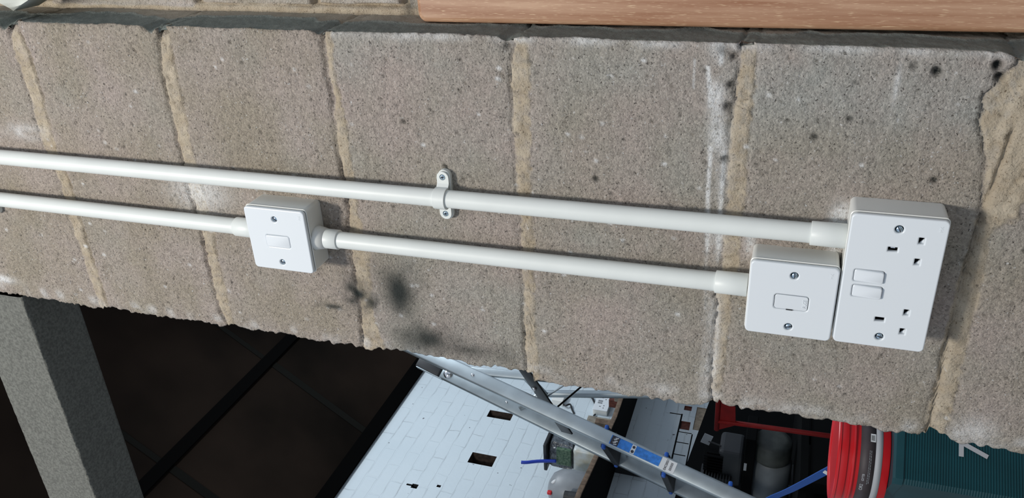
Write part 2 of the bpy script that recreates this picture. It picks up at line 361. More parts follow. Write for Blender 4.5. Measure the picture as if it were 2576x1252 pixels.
# groove strength: (upper edge, lower edge)
GR = [(0.35, 1.0), (1.0, 0.55), (1.25, 0.25), (0.8, 0.3), (0.95, 0.35), (0.8, 0.25), (.5, .5), (.5, .5), (.5, .5)]
XL = {0: -629, 1: -627, 2: -626, 3: -624, 4: -636, 5: -628, 6: -630}
def build_pier():
    rs = np.concatenate([np.arange(500, 840, 9.0), np.arange(840, 2540, 2.0), np.arange(2540, 2701, 9.0)])
    side = np.arange(100, 3, -3.0)
    fr = np.linspace(0, 1, 206)
    ns = len(side); nf = len(fr)
    R = len(rs); Cn = ns + nf + ns
    zz = np.repeat(rs[:, None], Cn, 1)
    # left edge wander per block
    zrow = rs
    blk = np.zeros(R, int)
    for t, b in JT[:6]: blk += (zrow < (np.mean(t) + np.mean(b)) / 2).astype(int)
    xl = np.array([XL[int(k)] for k in blk], float)
    xl += vnoise(zrow, zrow * 0, 26, 3) * 2.6 + vnoise(zrow, zrow * 0, 7, 4) * 2.2 + vnoise(zrow, zrow * 0, 3.1, 5) * 1.3
    xl += 8 * np.exp(-((zrow - 1192) / 14) ** 2)
    # broken corner and stepped edge near the lowest bed
    xl += np.where((zrow < 962) & (zrow > 930), (zrow - 930) / 32 * 16, 0)
    xl += np.where((zrow < 1195) & (zrow > 1165), -5 * np.sin((zrow - 1165) / 30 * np.pi), 0)
    xr = -199.5 + vnoise(zrow, zrow * 0, 40, 6) * 1.2 + vnoise(zrow, zrow * 0, 5, 7) * 0.9
    for zc, dp, w in ((2117, 12, 9), (1886, 9, 8), (1656, 5, 6), (1430, 5, 7), (952, 9, 14)):
        xr -= dp * np.exp(-((zrow - zc) / w) ** 2)
    X = np.zeros((R, Cn)); Y = np.zeros((R, Cn)); nx = np.zeros((R, Cn)); ny = np.zeros((R, Cn))
    sm = lambda a: np.convolve(np.pad(a, 20, mode='edge'), np.ones(41) / 41, 'valid')
    xls = sm(xl); xrs = np.full_like(xr, -199.5) + vnoise(zrow, zrow * 0, 90, 66) * 1.0
    X[:, :ns] = xls[:, None] + (xl - xls)[:, None] * np.exp(-side[None] / 9.0); Y[:, :ns] = side[None]; nx[:, :ns] = -1
    X[:, ns:ns + nf] = xl[:, None] + (xr - xl)[:, None] * fr[None]; ny[:, ns:ns + nf] = -1
    X[:, ns + nf:] = xrs[:, None] + (xr - xrs)[:, None] * np.exp(-side[::-1][None] / np.where((xrs - xr) > 2.5, 22.0, 4.0)[:, None]); Y[:, ns + nf:] = side[::-1][None]; nx[:, ns + nf:] = 1
    F = slice(ns, ns + nf)
    x, z = X, zz
    s = np.where(ny < 0, x, np.where(nx < 0, x - Y, x + Y)); dr0 = np.where(nx > 0, Y, np.abs(x - xr[:, None]))
    mortar = np.zeros_like(X); d = np.zeros_like(X)
    xi = np.clip(x, -630, -210)
    for j, (t, b) in enumerate(JT):
        T = np.interp(xi, JX, np.array(t[::-1], float)) + vnoise(s, s * 0, 9, 20 + j) * 1.9 + vnoise(s, s * 0 + z, 3.2, 40 + j) * 1.3
        Bt = np.interp(xi, JX, np.array(b[::-1], float)) + vnoise(s, s * 0, 8, 60 + j) * 1.7 + vnoise(s, s * 0 + z, 3.2, 80 + j) * 1.4
        m = sstep(-0.9, 0.9, T - z) * sstep(-0.9, 0.9, z - Bt)
        back = [1.0, 1.1, .2, 0, .4, .3, .3, .3, .3][j] * np.exp(-(dr0 / 9.0) ** 2) * (nx >= 0)
        d -= sstep(-1, 1, T + 3 - z) * sstep(-1, 1, z - Bt - 2) * back * 11
        m = m * (1 - np.clip(back * 1.2, 0, 1))
        m = m * (0.60 + 0.40 * sstep(-.55, .05, vnoise(s, z, 6.5, 160 + j) + .7 * vnoise(s, z, 2.8, 180 + j)))
        mortar = np.maximum(mortar, m)
        pr = 0.62 + 0.55 * vnoise(s, s * 0 + j, 33, 100 + j); pr2 = 0.55 + 0.7 * vnoise(s, s * 0 + j, 28, 120 + j)
        g0, g1 = GR[j]
        wv = 1.5 + (1.6 if j == 2 else 0) * sstep(-420, -300, x)
        d -= 6.5 * g0 * np.clip(pr, 0, 1.2) * np.exp(-((z - T - wv * 0.6) / wv) ** 2)
        d -= 5.5 * g1 * np.clip(pr2, 0, 1.2) * np.exp(-((z - Bt + 0.8) / 1.5) ** 2)
        # block arrises worn away beside the bed
        for e, sg in ((T, 1), (Bt, -1)):
            q = sg * (z - e)
            d -= np.where(q > 0, np.exp(-q / 5.0), 0) * (1.0 + 0.8 * vnoise(s, z, 12, 140 + j))
    # big smeared mortar patch under the lowest bed near the right arris
    c = np.exp(-(((x + 232) / 62) ** 2 + ((z - 905) / 44) ** 2)) + 0.75 * np.exp(-(((x + 300) / 55) ** 2 + ((z - 935) / 26) ** 2)) \
        + 0.5 * np.exp(-(((x + 345) / 30) ** 2 + ((z - 948) / 14) ** 2))
    pm = sstep(0.36, 0.46, c + 0.10 * vnoise(x, z, 14, 201) + 0.05 * vnoise(x, z, 5, 202)) * (ny < 0)
    mortar = np.maximum(mortar, pm); d += pm * 2.2 * (1 + 0.5 * vnoise(x, z, 18, 203))
    gx = np.interp(x, [-420, -340, -262], [961, 957, 949])
    d -= 5 * np.exp(-((z - gx) / 2.2) ** 2) * sstep(-262, -275, x) * (ny < 0)
    m2 = sstep(0.5, 0.62, np.exp(-(((x + 480) / 170) ** 2 + ((z - 955) / 15) ** 2)) + .12 * vnoise(x, z, 10, 205)) * (ny < 0)
    mortar = np.maximum(mortar, m2 * 0.8)
    # roughness of the face
    body = 1 - mortar
    d += body * (vnoise(s, z, 7, 1) * 0.5 + vnoise(s, z, 3.6, 2) * 0.6) + vnoise(s, z, 90, 8) * 1.2 + vnoise(s, z, 25, 9) * 0.5
    d += mortar * (vnoise(s, z, 11, 10) * 1.0 + vnoise(s, z * .6, 4.6, 11) * 1.3 - 0.8)
    # crumbly arrises
    dl = np.abs(x - xl[:, None]); dr = np.abs(x - xr[:, None])
    for dd, w, sd in ((dl, 7, 31), (dr, 3.5, 32)):
        d -= np.where(ny < 0, np.exp(-dd / w) * (1.4 + 1.8 * (vnoise(x, z, 6, sd) + 0.3)), 0)
    ys = np.where(ny == 0, Y, 99)
    d -= np.where(ny == 0, np.exp(-ys / 5.0) * 1.2, 0)
    soot = np.zeros_like(X); pale = np.zeros_like(X); tone = np.zeros_like(X)
    rng = random.Random(5)
    fx = X[:, F]; fz = zz[:, F]
    def spot(xc, zc, rx, rz, amt, arr, soft=2.0, wob=0.35, seed=0):
        rr = np.sqrt(((fx - xc) / rx) ** 2 + ((fz - zc) / rz) ** 2) + wob * vnoise(fx, fz, max(rx, rz) * 0.55, 300 + seed)
        a = np.exp(-np.clip(rr, 0, None) ** soft) * amt; arr[:, F] = np.maximum(arr[:, F], a)
    def pit(xc, zc, r, dep, dark=0.0):
        i0, i1 = np.searchsorted(rs, [zc - 3 * r, zc + 3 * r])
        if i1 <= i0: return
        xs_ = fx[i0:i1]; zs_ = fz[i0:i1]
        g = np.exp(-(((xs_ - xc) / r) ** 2 + ((zs_ - zc) / r) ** 2) ** 1.5)
        d[i0:i1, F] -= g * dep
        if r > 2.3: g = np.clip(g * (1.1 + .7 * vnoise(xs_, zs_, r * .7, 950)), 0, 1)
        if dark: soot[i0:i1, F] = np.maximum(soot[i0:i1, F], g * dark)
    for k in range(1500):
        pit(rng.uniform(-625, -204), rng.uniform(850, 2400), rng.uniform(0.9, 2.1), rng.uniform(1.0, 2.6), rng.choice([0, 0, 0, .35, .6]))
    for xc, zc, r, dp, dk in ((-219, 1021, 4.3, 8, 1.0), (-212, 973, 4.2, 9, 1.0), (-222, 970, 4, 8, .9), (-325, 1005, 3.5, 4, .85), (-288, 1117, 3.5, 4, .85),
                              (-351, 1335, 3.5, 4, .9), (-268, 1088, 3, 3, .8), (-351, 1512, 2.6, 4, .8), (-215, 1040, 4, 4, .5), (-212, 1199, 4, 7, .6), (-262, 1201, 4.5, 6, .7),
                              (-318, 1200, 4, 6, .6), (-240, 1200, 4, 5, .7), (-206, 1207, 6, 5, .4), (-210, 1430, 4, 6, .5), (-300, 1560, 3, 3, .7)):
        pit(xc, zc, r, dp, dk)
    # soot and scorch marks
    spot(-540, 1655, 20, 17, 1.0, soot, 1.8, .45, 1); spot(-550, 1637, 13, 11, .95, soot, 1.8, .45, 2)
    spot(-528, 1592, 38, 24, 1.0, soot, 1.8, .35, 3); spot(-596, 1560, 25, 38, .95, soot, 1.7, .35, 4); spot(-603, 1500, 14, 46, .8, soot, 1.7, .4, 5)
    spot(-566, 1696, 4, 16, .85, soot, 1.8, .5, 6); spot(-508, 1712, 7, 9, .4, soot, 1.8, .4, 7); spot(-408, 1490, 5, 7, .25, soot, 2, .4, 8)
    # lime bloom beside the second bed from the bottom, by the pipe, by the sockets, at the top edge
    wz = np.interp(fx, [-640, -560, -430, -360, -275, -205], [1201, 1200, 1204, 1208, 1209, 1216])
    a = np.exp(-((fz - wz) / 9.5) ** 2) * (0.30 + 0.45 * vnoise(fx, fz, 22, 400)) * np.interp(fx, [-640, -480, -470, -380, -200], [1.1, .7, .45, 1.2, 1.5])
    a += np.exp(-((fz - wz - 8 - 2 * vnoise(fx, fx * 0, 40, 410)) / 1.9) ** 2) * 1.3 * (vnoise(fx, fz, 45, 401) > -.35) * np.interp(fx, [-640, -430, -420, -200], [0, .3, 1, 1])
    a += np.exp(-((fz - wz + 6 - 2.5 * vnoise(fx, fx * 0, 35, 411)) / 2.0) ** 2) * 1.3 * (vnoise(fx, fz, 45, 402) > -.3) * np.interp(fx, [-640, -430, -420, -200], [0.05, .3, 1, .8])
    a += np.exp(-((fz - 1236) / 1.0) ** 2) * .6 * ((fx > -245) & (fx < -215))
    a += np.exp(-((fx + 201) / 5) ** 2) * (0.35 + 0.45 * vnoise(fx, fz, 22, 403)) * (fz < 1640)
    a += np.exp(-((fx + 415) / 30) ** 2 - ((fz - 1868) / 42) ** 2) * 0.8
    a += np.exp(-((fx + 350) / 10) ** 2 - ((fz - 2140) / 30) ** 2) * 1.0 * (0.7 + .5 * vnoise(fx, fz, 12, 404))
    a += np.exp(-((fx + 372) / 14) ** 2 - ((fz - 1082) / 10) ** 2) * 1.3
    a += np.exp(-((fx + 395) / 20) ** 2 - ((fz - 1084) / 7) ** 2) * 1.2 + np.exp(-((fx + 405) / 16) ** 2 - ((fz - 1168) / 5) ** 2) * .9
    a += np.exp(-((fx + 232) / 16) ** 2 - ((fz - 1052) / 2.2) ** 2) * .8
    a += np.exp(-((fx + 618) / 9) ** 2) * np.clip(0.6 * vnoise(fx, fz, 16, 405), 0, .5) + np.exp(-((fz - 915) / 20) ** 2 - ((fx + 610) / 18) ** 2) * .6
    a += np.exp(-((fx + 602) / 7) ** 2 - ((fz - 2290) / 25) ** 2) * 1.0
    pale[:, F] = np.clip(a, 0, 1)
    for k in range(150):
        xc, zc, r = rng.uniform(-622, -210), rng.uniform(860, 2350), rng.uniform(1.0, 2.6)
        i0, i1 = np.searchsorted(rs, [zc - 3 * r, zc + 3 * r])
        g = np.exp(-(((fx[i0:i1] - xc) / r) ** 2 + ((fz[i0:i1] - zc) / (r * 1.3)) ** 2) ** 2) * rng.uniform(.4, 1)
        pale[i0:i1, F] = np.maximum(pale[i0:i1, F], g)
    tb = np.array([0.05, 0.02, 0.05, 0.42, 0.40, 0.30, 0.25])[np.clip(blk, 0, 6)]
    tone = tb[:, None] + 0.0 * X + 0.25 * vnoise(x, z, 70, 500) + 0.12 * vnoise(x, z, 28, 501)
    tone += 0.5 * np.exp(-((x + 225) / 60) ** 2) * (z < 1200) + .25 * np.exp(-((x + 225) / 40) ** 2) * (z < 1640)
    tone = np.clip(tone, 0, 1)
    # return face: grey smear with its shade put into the colour, mortar behind
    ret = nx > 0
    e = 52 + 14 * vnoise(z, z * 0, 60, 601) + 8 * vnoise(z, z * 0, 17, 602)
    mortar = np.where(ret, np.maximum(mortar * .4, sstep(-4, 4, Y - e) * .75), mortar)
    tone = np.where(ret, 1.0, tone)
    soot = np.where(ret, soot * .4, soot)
    shaded_smear = np.where(ret, 0.92 * (1 - sstep(-5, 5, Y - e)) + .25 * sstep(-5, 5, Y - e), 0)
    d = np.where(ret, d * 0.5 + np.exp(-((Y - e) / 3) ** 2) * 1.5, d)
    # fade displacement to nothing at the hidden back edge
    X2 = X + nx * d; Y2 = Y + ny * d
    # mitre: blend directions close to the arrises
    Xc = np.concatenate([X2, X2[:, :1]], 1); Yc = np.concatenate([Y2, Y2[:, :1]], 1); Zc = np.concatenate([zz, zz[:, :1]], 1)
    cat = lambda A: np.concatenate([A, A[:, :1]], 1)
    return grid_mesh('wall_front', Xc, Yc, Zc, {'mortar': cat(mortar), 'pale': cat(pale), 'soot': cat(soot), 'tone': cat(tone), 'shaded_smear': cat(shaded_smear)}, 'block')
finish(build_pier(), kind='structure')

# brick wall standing behind and to the right of the pier
def build_back_wall():
    xs = np.concatenate([np.arange(-215, -120, 1.5), np.arange(-120, 700, 12.0)]); zs = np.concatenate([np.arange(500, 1500, 10.0), np.arange(1500, 2330, 2.5), np.arange(2330, 2701, 10.0)])
    X, Z = np.meshgrid(xs, zs); m = np.ones_like(X); d = np.zeros_like(X)
    edges = [2330, 2124, 1881, 1708, 1587, 1500, 1400, 1300, 1200, 1100, 1000, 900, 800, 700, 600, 500]
    low = [-192, -195, -191, -189, -192, -192]
    for i, (a, b) in enumerate(zip(edges, edges[1:])):
        x0 = low[min(i, 5)] + vnoise(Z, Z * 0, 30, 700 + i) * 1.5
        q = sstep(4, 8, a - Z + vnoise(X, Z, 9, 710) * 1.2) * sstep(4, 8, Z - b + vnoise(X, Z, 9, 711) * 1.2) * sstep(-1, 1.5, X - x0)
        d = np.maximum(d, q * 11); m = np.minimum(m, 1 - q * 0.72)
    d = np.maximum(d, 13 * sstep(-189, -193, X + 1.5 * vnoise(X, Z, 14, 715)))
    d += vnoise(X, Z, 8, 720) * .7 + vnoise(X, Z, 25, 721) * 1.0
    pale = np.clip(0.25 + 0.5 * vnoise(X, Z, 40, 722), 0, 1) * (1 - m)
    soot = np.exp(-((Z - 1581) / 8) ** 2) * .55
    return grid_mesh('wall_right', X, 103 - d, Z, {'mortar': m, 'pale': pale, 'soot': soot, 'tone': np.full_like(X, .25), 'shaded_smear': 0 * X}, 'block')
finish(build_back_wall(), kind='structure')

# concrete lintel running from the pier to the left over the opening
def build_lintel():
    xs = np.concatenate([np.arange(-3050, -1300, 40.0), np.arange(-1300, -633, 4.0)])
    zb, zt, y0, y1 = 2268.0, 2387.0, 3.0, 99.0
    prof = []
    for z in np.arange(zt, zb + 1, -4): prof.append((y0, z, 0))
    for y in np.arange(y0, y1, 4): prof.append((y, zb, 1))
    for z in np.arange(zb, zt, 12): prof.append((y1, z, 2))
    for y in np.arange(y1, y0, -12): prof.append((y, zt, 3))
    prof.append(prof[0])
    pr = np.array(prof); X, Yp = np.meshgrid(xs, pr[:, 0], indexing='ij'); _, Zp = np.meshgrid(xs, pr[:, 1], indexing='ij'); _, k = np.meshgrid(xs, pr[:, 2], indexing='ij')
    d = vnoise(X, Yp + Zp, 6, 801) * 0.35 + vnoise(X, Yp + Zp, 30, 802) * 0.5
    edge = np.exp(-np.abs(Yp - y0) / 3) * np.exp(-np.abs(Zp - zb) / 3) + np.exp(-np.abs(Yp - y1) / 3) * np.exp(-np.abs(Zp - zb) / 3)
    d = d - edge * (1.2 + 2.2 * vnoise(X, X * 0, 9, 803))
    Z = Zp + np.where(k == 1, -d, 0) + edge * 0; Y = Yp + np.where(k == 0, -d, 0)
    o = grid_mesh('trim_1', X, Y, Z, {'mortar': X * 0}, 'concrete')
    return o
finish(build_lintel(), kind='structure')

# ------------------------------------------------------------------ room behind: floor, painted wall, roof
bm = bmesh.new(); box_bm(bm, P(-1000, 2500, 450), (6.4, 9.0, 0.1)); finish(from_bm('floor', bm, 'floor'), kind='structure')

def build_left_wall():
    holes = [  # y0, y1, z0, z1, depth, material of the bottom and sides
        (2700, 2762, 2468, 2612, 95, 'holebrown'), (2312, 2395, 2442, 2582, 95, 'holebrown'), (2055, 2085, 2766, 2800, 40, 'joint'),
        (2066, 2078, 2800, 2830, 25, 'joint'), (2096, 2112, 2650, 2672, 30, 'joint'),
        (2625, 3012, 1532, 1541, 18, 'joint'), (3000, 3008, 1541, 1605, 12, 'joint'), (2762, 2769, 1467, 1532, 16, 'joint'),
        (2662, 2669, 1471, 1532, 16, 'joint'), (2560, 2850, 1455, 1462, 16, 'joint'), (2850, 2857, 1462, 1532, 18, 'joint'),
        (2878, 2949, 1480, 1532, 10, 'redbrick'), (3050, 3090, 1490, 1532, 10, 'redbrick'), (2556, 2612, 1400, 1450, 8, 'redbrick'),
        (2890, 3095, 1400, 1462, 6, 'tan')]
    ys = sorted({-400.0, 6200.0} | {h[0] for h in holes} | {h[1] for h in holes}); zs = sorted({500.0, 3170.0} | {h[2] for h in holes} | {h[3] for h in holes})
    bm = bmesh.new(); mats = ['wbrick', 'holebrown', 'joint', 'redbrick', 'tan']
    def f(pts, mi): fc = bm.faces.new([bm.verts.new(P(*p)) for p in pts]); fc.material_index = mi
    for a, b in zip(ys, ys[1:]):
        for c, e in zip(zs, zs[1:]):
            h = next((h for h in holes if h[0] <= a and b <= h[1] and h[2] <= c and e <= h[3]), None)
            if h is None: f([(-3050, a, c), (-3050, b, c), (-3050, b, e), (-3050, a, e)], 0)
            else: f([(-3050 - h[4], a, c), (-3050 - h[4], b, c), (-3050 - h[4], b, e), (-3050 - h[4], a, e)], mats.index(h[5]))
    for y0, y1, z0, z1, dp, mt in holes:
        X0, X1 = -3050, -3050 - dp; mi = mats.index(mt)
        for q in ([(X0, y0, z0), (X1, y0, z0), (X1, y0, z1), (X0, y0, z1)], [(X0, y1, z0), (X1, y1, z0), (X1, y1, z1), (X0, y1, z1)],
                  [(X0, y0, z0), (X1, y0, z0), (X1, y1, z0), (X0, y1, z0)], [(X0, y0, z1), (X1, y0, z1), (X1, y1, z1), (X0, y1, z1)]): f(q, mi)
    # outer shell so that the wall has a thickness
    O = -3250
    for q in ([(O, -400, 500), (O, 6200, 500), (O, 6200, 3170), (O, -400, 3170)], [(-3050, -400, 3170), (O, -400, 3170), (O, 6200, 3170), (-3050, 6200, 3170)],
              [(-3050, -400, 500), (O, -400, 500), (O, -400, 3170), (-3050, -400, 3170)], [(-3050, 6200, 500), (O, 6200, 500), (O, 6200, 3170), (-3050, 6200, 3170)]): f(q, 0)
    bmesh.ops.remove_doubles(bm, verts=bm.verts, dist=1e-5)
    me = bpy.data.meshes.new('wall_left'); bm.to_mesh(me); bm.free()
    for m in mats: me.materials.append(M[m])
    return link_mesh('wall_left', me, None)
finish(build_left_wall(), kind='structure')
bm = bmesh.new(); box_bm(bm, P(-1300, 6300, 2000), (3.9, 0.2, 3.0)); finish(from_bm('wall_back', bm, 'wbrick'), kind='structure')

TH = math.radians(55); EX, EZ = -3050.0, 3150.0
def roofpt(x, y, off=0.0):       # off = distance below the boards
    return P(x + off * math.sin(TH), y, EZ + (x - EX) * math.tan(TH) - off * math.cos(TH))
def roof_box(name, x0, x1, y0, y1, a, b, material):
    """bar lying on the underside of the slope, between offsets a and b below it"""
    bm = bmesh.new(); v = [bm.verts.new(roofpt(x, y, o)) for o in (a, b) for x, y in ((x0, y0), (x1, y0), (x1, y1), (x0, y1))]
    for q in ((0, 1, 2, 3), (4, 5, 6, 7), (0, 1, 5, 4), (1, 2, 6, 5), (2, 3, 7, 6), (3, 0, 4, 7)): bm.faces.new([v[i] for i in q])
    o = from_bm(name, bm, material); finish(o, kind='structure'); return o
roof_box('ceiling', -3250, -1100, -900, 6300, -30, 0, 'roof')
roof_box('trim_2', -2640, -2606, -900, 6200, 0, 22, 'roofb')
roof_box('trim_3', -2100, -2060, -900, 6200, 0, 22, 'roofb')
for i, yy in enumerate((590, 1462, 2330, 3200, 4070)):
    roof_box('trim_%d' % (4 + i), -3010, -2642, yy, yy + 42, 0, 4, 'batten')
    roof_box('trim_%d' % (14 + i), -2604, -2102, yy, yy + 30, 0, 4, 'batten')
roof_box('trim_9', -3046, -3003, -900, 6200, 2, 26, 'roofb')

# wooden board against the brick wall
def wood_board():
    out = []
    ol = rrect(330, 1062, 11, 6, 0, 0)
    o = slab('wooden_board', ol, [], 40, 6, 'wood')
    o.rotation_euler = (0, math.radians(-0.35), 0)
    o.location = P(-196 + 165, 90.5, 1554 - 531)
    finish(o, 'reddish brown varnished wooden board with rounded edge standing beside the block pier', 'board')
wood_board()

# ------------------------------------------------------------------ electrical fittings on the pier
def pozi_screw(name, r, parent, loc, mt='screw'):
    bm = bmesh.new()
    lathe_bm(bm, [(0, -0.003), (r * .55, -0.003), (r * .6, 0), (r, 0.0), (r * .97, r * .25), (r * .75, r * .5), (r * .35, r * .62), (r * .34, r * .2), (0, r * .1)], 24)
    bmesh.ops.transform(bm, matrix=WALLM.to_4x4(), verts=bm.verts)
    o = from_bm(name, bm, mt, parent, True); o.location = loc
    b2 = bmesh.new()
    for a in (0, math.pi / 2): box_bm(b2, (0, 0, r * .47), (r * 1.25, r * .24, r * .3), Matrix.Rotation(a + .3, 3, 'Z'))
    bmesh.ops.transform(b2, matrix=WALLM.to_4x4(), verts=b2.verts)
    s = from_bm('screw_recess', b2, 'gasket', o); return o
def slot_screw(parent, loc, ang):
    r = 0.0029; bm = bmesh.new()
    lathe_bm(bm, [(0, -0.004), (r, -0.004), (r, 0.0006), (r * .85, 0.0013), (0, 0.0015)], 24)
    bmesh.ops.transform(bm, matrix=WALLM.to_4x4(), verts=bm.verts)
    o = from_bm('screw', bm, 'screw', parent, True); o.location = loc
    b2 = bmesh.new(); box_bm(b2, (0, 0, 0.0014), (r * 1.9, r * .3, 0.0012), Matrix.Rotation(ang, 3, 'Z')); bmesh.ops.transform(b2, matrix=WALLM.to_4x4(), verts=b2.verts)
    from_bm('screw_slot', b2, 'ink', o); return o

def back_box(parent, w, h, depth, taper=1.5):
    """surface mounting box: hollow tray with drafted sides and rounded corners, mouth outwards"""
    bm = bmesh.new(); N = 7
    rings = []
    for (dw, y, r) in ((0, 0.3, 5), (.3, -depth * .5, 5), (.5, -depth - 0.4, 5.2), (1.6, -depth - 0.5, 5.4), (1.8, -depth - 1.2, 5.4), (.2, -depth - 1.7, 5), (-4.5, -depth, 3), (-4.5, -3, 3)):
        rings.append([bm.verts.new((x / 1000, y / 1000, z / 1000)) for x, z in rrect(w + dw, h + dw, r, N)])
    for A, B in zip(rings, rings[1:]):
        for k in range(len(A)): bm.faces.new((A[k], A[(k + 1) % len(A)], B[(k + 1) % len(A)], B[k]))
    bm.faces.new(rings[0]); bm.faces.new(rings[-1][::-1])
    o = from_bm('back_box', bm, 'box_pvc', parent); smooth_by_angle(o, 50); return o

def plate_set(name, cx, cz, w, h, depth, total, holes, label, cat):
    t = thing(name, P(cx, 0, cz), label, cat)
    back_box(t, w - 0.6, h - 0.6, depth)
    # the lip between box and plate
    lip = slab('plate_rim', rrect(w - 4.6, h - 4.6, 4.0, 8), [rrect(w - 8.5, h - 8.5, 3, 5)], 2.8, 0.5, 'box_pvc', t); lip.location = (0, -depth / 1000 + 0.0003, 0)
    th = total - depth - 2.1
    p = slab('faceplate', rrect(w - .6, h - .6, 5.0, 8), holes, th, 1.5, 'plate', t); p.location = (0, -(depth + 2.1) / 1000, 0)
    k = slab('inner_plate', rrect(w - 9, h - 9, 3, 4), [], 1.0, 0.2, 'dark', t); k.location = (0, -(depth - 3.0) / 1000, 0)
    return t, total / 1000

# double socket --------------------------------------------------------------
def rect(cx, cy, w, h): return rrect(w, h, 0.35, 2, cx, cy)
earth = [(38.6, 2.0), (-40.2, 2.2)]; pins = [(50.2, -21.2), (27.7, -21.0), (-29.0, -20.6), (-51.1, -20.3)]
sw = [(7.0, 19.0), (-10.3, 18.4)]
hs = [circ(60.2, -.5, 3.9), circ(-60.3, -.3, 3.9)] + [rect(x, z, 4.6, 8.6) for x, z in earth] + [rect(x, z, 6.6, 4.8) for x, z in pins] + [rrect(13.6, 27.6, 2.2, 4, x, z) for x, z in sw]
D, fy = plate_set('double_socket', -420.0, 1033.5, 146, 86, 33.5, 41.0, hs,
                  'white double plug socket with two rocker switches and six pin holes', 'socket')
def rocker(parent, x, z, w, h, fy, tilt):
    bm = bmesh.new(); pr = []
    n = 9; rings = []
    for (dw, y) in ((0, 4.0), (0, -0.9), (-.5, -1.5), (-1.6, -1.8)):
        rings.append([bm.verts.new((px / 1000, (y + tilt * pz / (h / 2)) / 1000 if y < 0 else y / 1000, pz / 1000)) for px, pz in rrect(w + dw, h + dw, 2.0, 4)])
    for A, B in zip(rings, rings[1:]):
        for k in range(len(A)): bm.faces.new((A[k], A[(k + 1) % len(A)], B[(k + 1) % len(A)], B[k]))
    bm.faces.new(rings[0]); bm.faces.new(rings[-1][::-1])
    o = from_bm('switch_rocker', bm, 'rocker', parent); smooth_by_angle(o, 50); o.location = (x / 1000, -fy + 0.0002, z / 1000); return o
for x, z in sw: rocker(D, x, z, 12.8, 26.8, fy, 1.3)
slot_screw(D, (0.0602, -fy + 0.0018, -.0005), .5); slot_screw(D, (-0.0603, -fy + 0.0018, -.0003), 1.2)
for i, (x, z) in enumerate(pins):
    bm = bmesh.new()   # shutter wedge inside each live and neutral hole
    v = [bm.verts.new((a / 1000, b / 1000, c / 1000)) for a, b, c in ((-3.3, 0, -2.5), (0.6, 0, -2.5), (-3.3, 0, .8), (-3.3, 1.6, -2.5), (0.6, 1.6, -2.5), (-3.3, 1.6, .8))]
    for q in ((0, 1, 2), (3, 5, 4), (0, 3, 4, 1), (1, 4, 5, 2), (2, 5, 3, 0)): bm.faces.new([v[k] for k in q])
    o = from_bm('pin_shutter', bm, 'rocker', D); o.location = (x / 1000, -fy + 0.0040, z / 1000)
bm = bmesh.new(); box_bm(bm, (0, 0, 0), (0.0012, 0.001, 0.004)); o = from_bm('earth_contact', bm, 'chrome', D); o.location = (earth[0][0] / 1000 + .0012, -fy + .003, earth[0][1] / 1000)

# fused spur ------------------------------------------------------------------
S, fy1 = plate_set('fused_spur', -452.6, 1121.4, 86, 86, 31.5, 39.0, [circ(29.9, -.7, 3.9), circ(-31.0, -.8, 3.9), rrect(17.4, 33.6, 3.2, 5, -1.6, -.6)],
                   'white square fused connection unit beside the double socket', 'connection unit')
slot_screw(S, (.0299, -fy1 + .0018, -.0007), 0.05); slot_screw(S, (-.031, -fy1 + .0018, -.0008), 1.9)
fc = slab('fuse_carrier', rrect(16.4, 32.6, 2.9, 6, 0, 0), [], 4.0, 0.5, 'rocker', S); fc.location = (-.0016, -fy1 + 0.0041, -.0006)
bm = bmesh.new(); box_bm(bm, (0, 0, 0), (0.0012, 0.0012, 0.0066)); o = from_bm('carrier_notch', bm, 'gasket', S); o.location = (-.0099, -fy1 + .0002, .0004)
text_mesh('fuse_lettering', 'FUSE', 0.0046, 'plate', Matrix.Translation((-.0016, -fy1 - .0001, -.0138)) @ WALLM.to_4x4(), S, 0.0006)

# rocker switch box ------------------------------------------------------------
W_, fy2 = plate_set('light_switch', -451.7, 1730.7, 86, 86, 31.5, 39.0, [circ(28.6, .6, 3.7), circ(-31.2, .4, 3.7), rrect(16.4, 33.2, 2.6, 5, -1.6, .6)],
                    'white square light switch with single rocker between two runs of conduit', 'switch')
slot_screw(W_, (.0286, -fy2 + .0026, .0006), .8); slot_screw(W_, (-.0312, -fy2 + .0026, .0004), 1.3)
rk = rocker(W_, -1.6, .6, 15.8, 32.6, fy2, -0.8); rk.location[1] += 0.0008

# small moulded marks at the lower right corner of each plate
for t, w, yy in ((D, 146, fy), (S, 86, fy1), (W_, 86, fy2)):
    text_mesh('moulded_mark', 'MK', 0.0042, 'plate', Matrix.Translation(((w / 2 - 9) / 1000, -yy - .00005, -.036)) @ WALLM.to_4x4(), t, 0.0003)

# conduit ----------------------------------------------------------------------
def conduit(name, pts, label, extras):
    t = thing(name, pts[-1], label, 'conduit', 'white conduit runs on the pier')
    bm = bmesh.new(); o0 = pts[-1]
    tube_bm(bm, [p - o0 for p in pts], 0.0105, 28); from_bm('pipe', bm, 'pvc', t, True).data
    smooth_by_angle(t.children[0], 50)
    for a, b, r0, r1, nm in extras:
        bm = bmesh.new(); A, B = a - o0, b - o0; dv = (B - A).normalized()
        ri = 0.0107
        tube_bm(bm, [A, A + dv * .0006, B - dv * .0006, B], [r0 - .0006, r0, r1, r1 - .0006], 32)
        o = from_bm(nm, bm, 'pvc', t, True); smooth_by_angle(o, 50)
    return t
YC = -17
def ln(x0, z0, x1, z1, n): return [P(x0 + (x1 - x0) * k / n, YC, z0 + (z1 - z0) * k / n) for k in range(n + 1)]
conduit('conduit', ln(-383.8, 2700, -383.2, 1076.4, 12), 'longer white plastic conduit, the one ending at the double socket',
        [(P(-383.3, YC, 1110), P(-383.3, YC, 1076.2), .0124, .0126, 'coupler')])
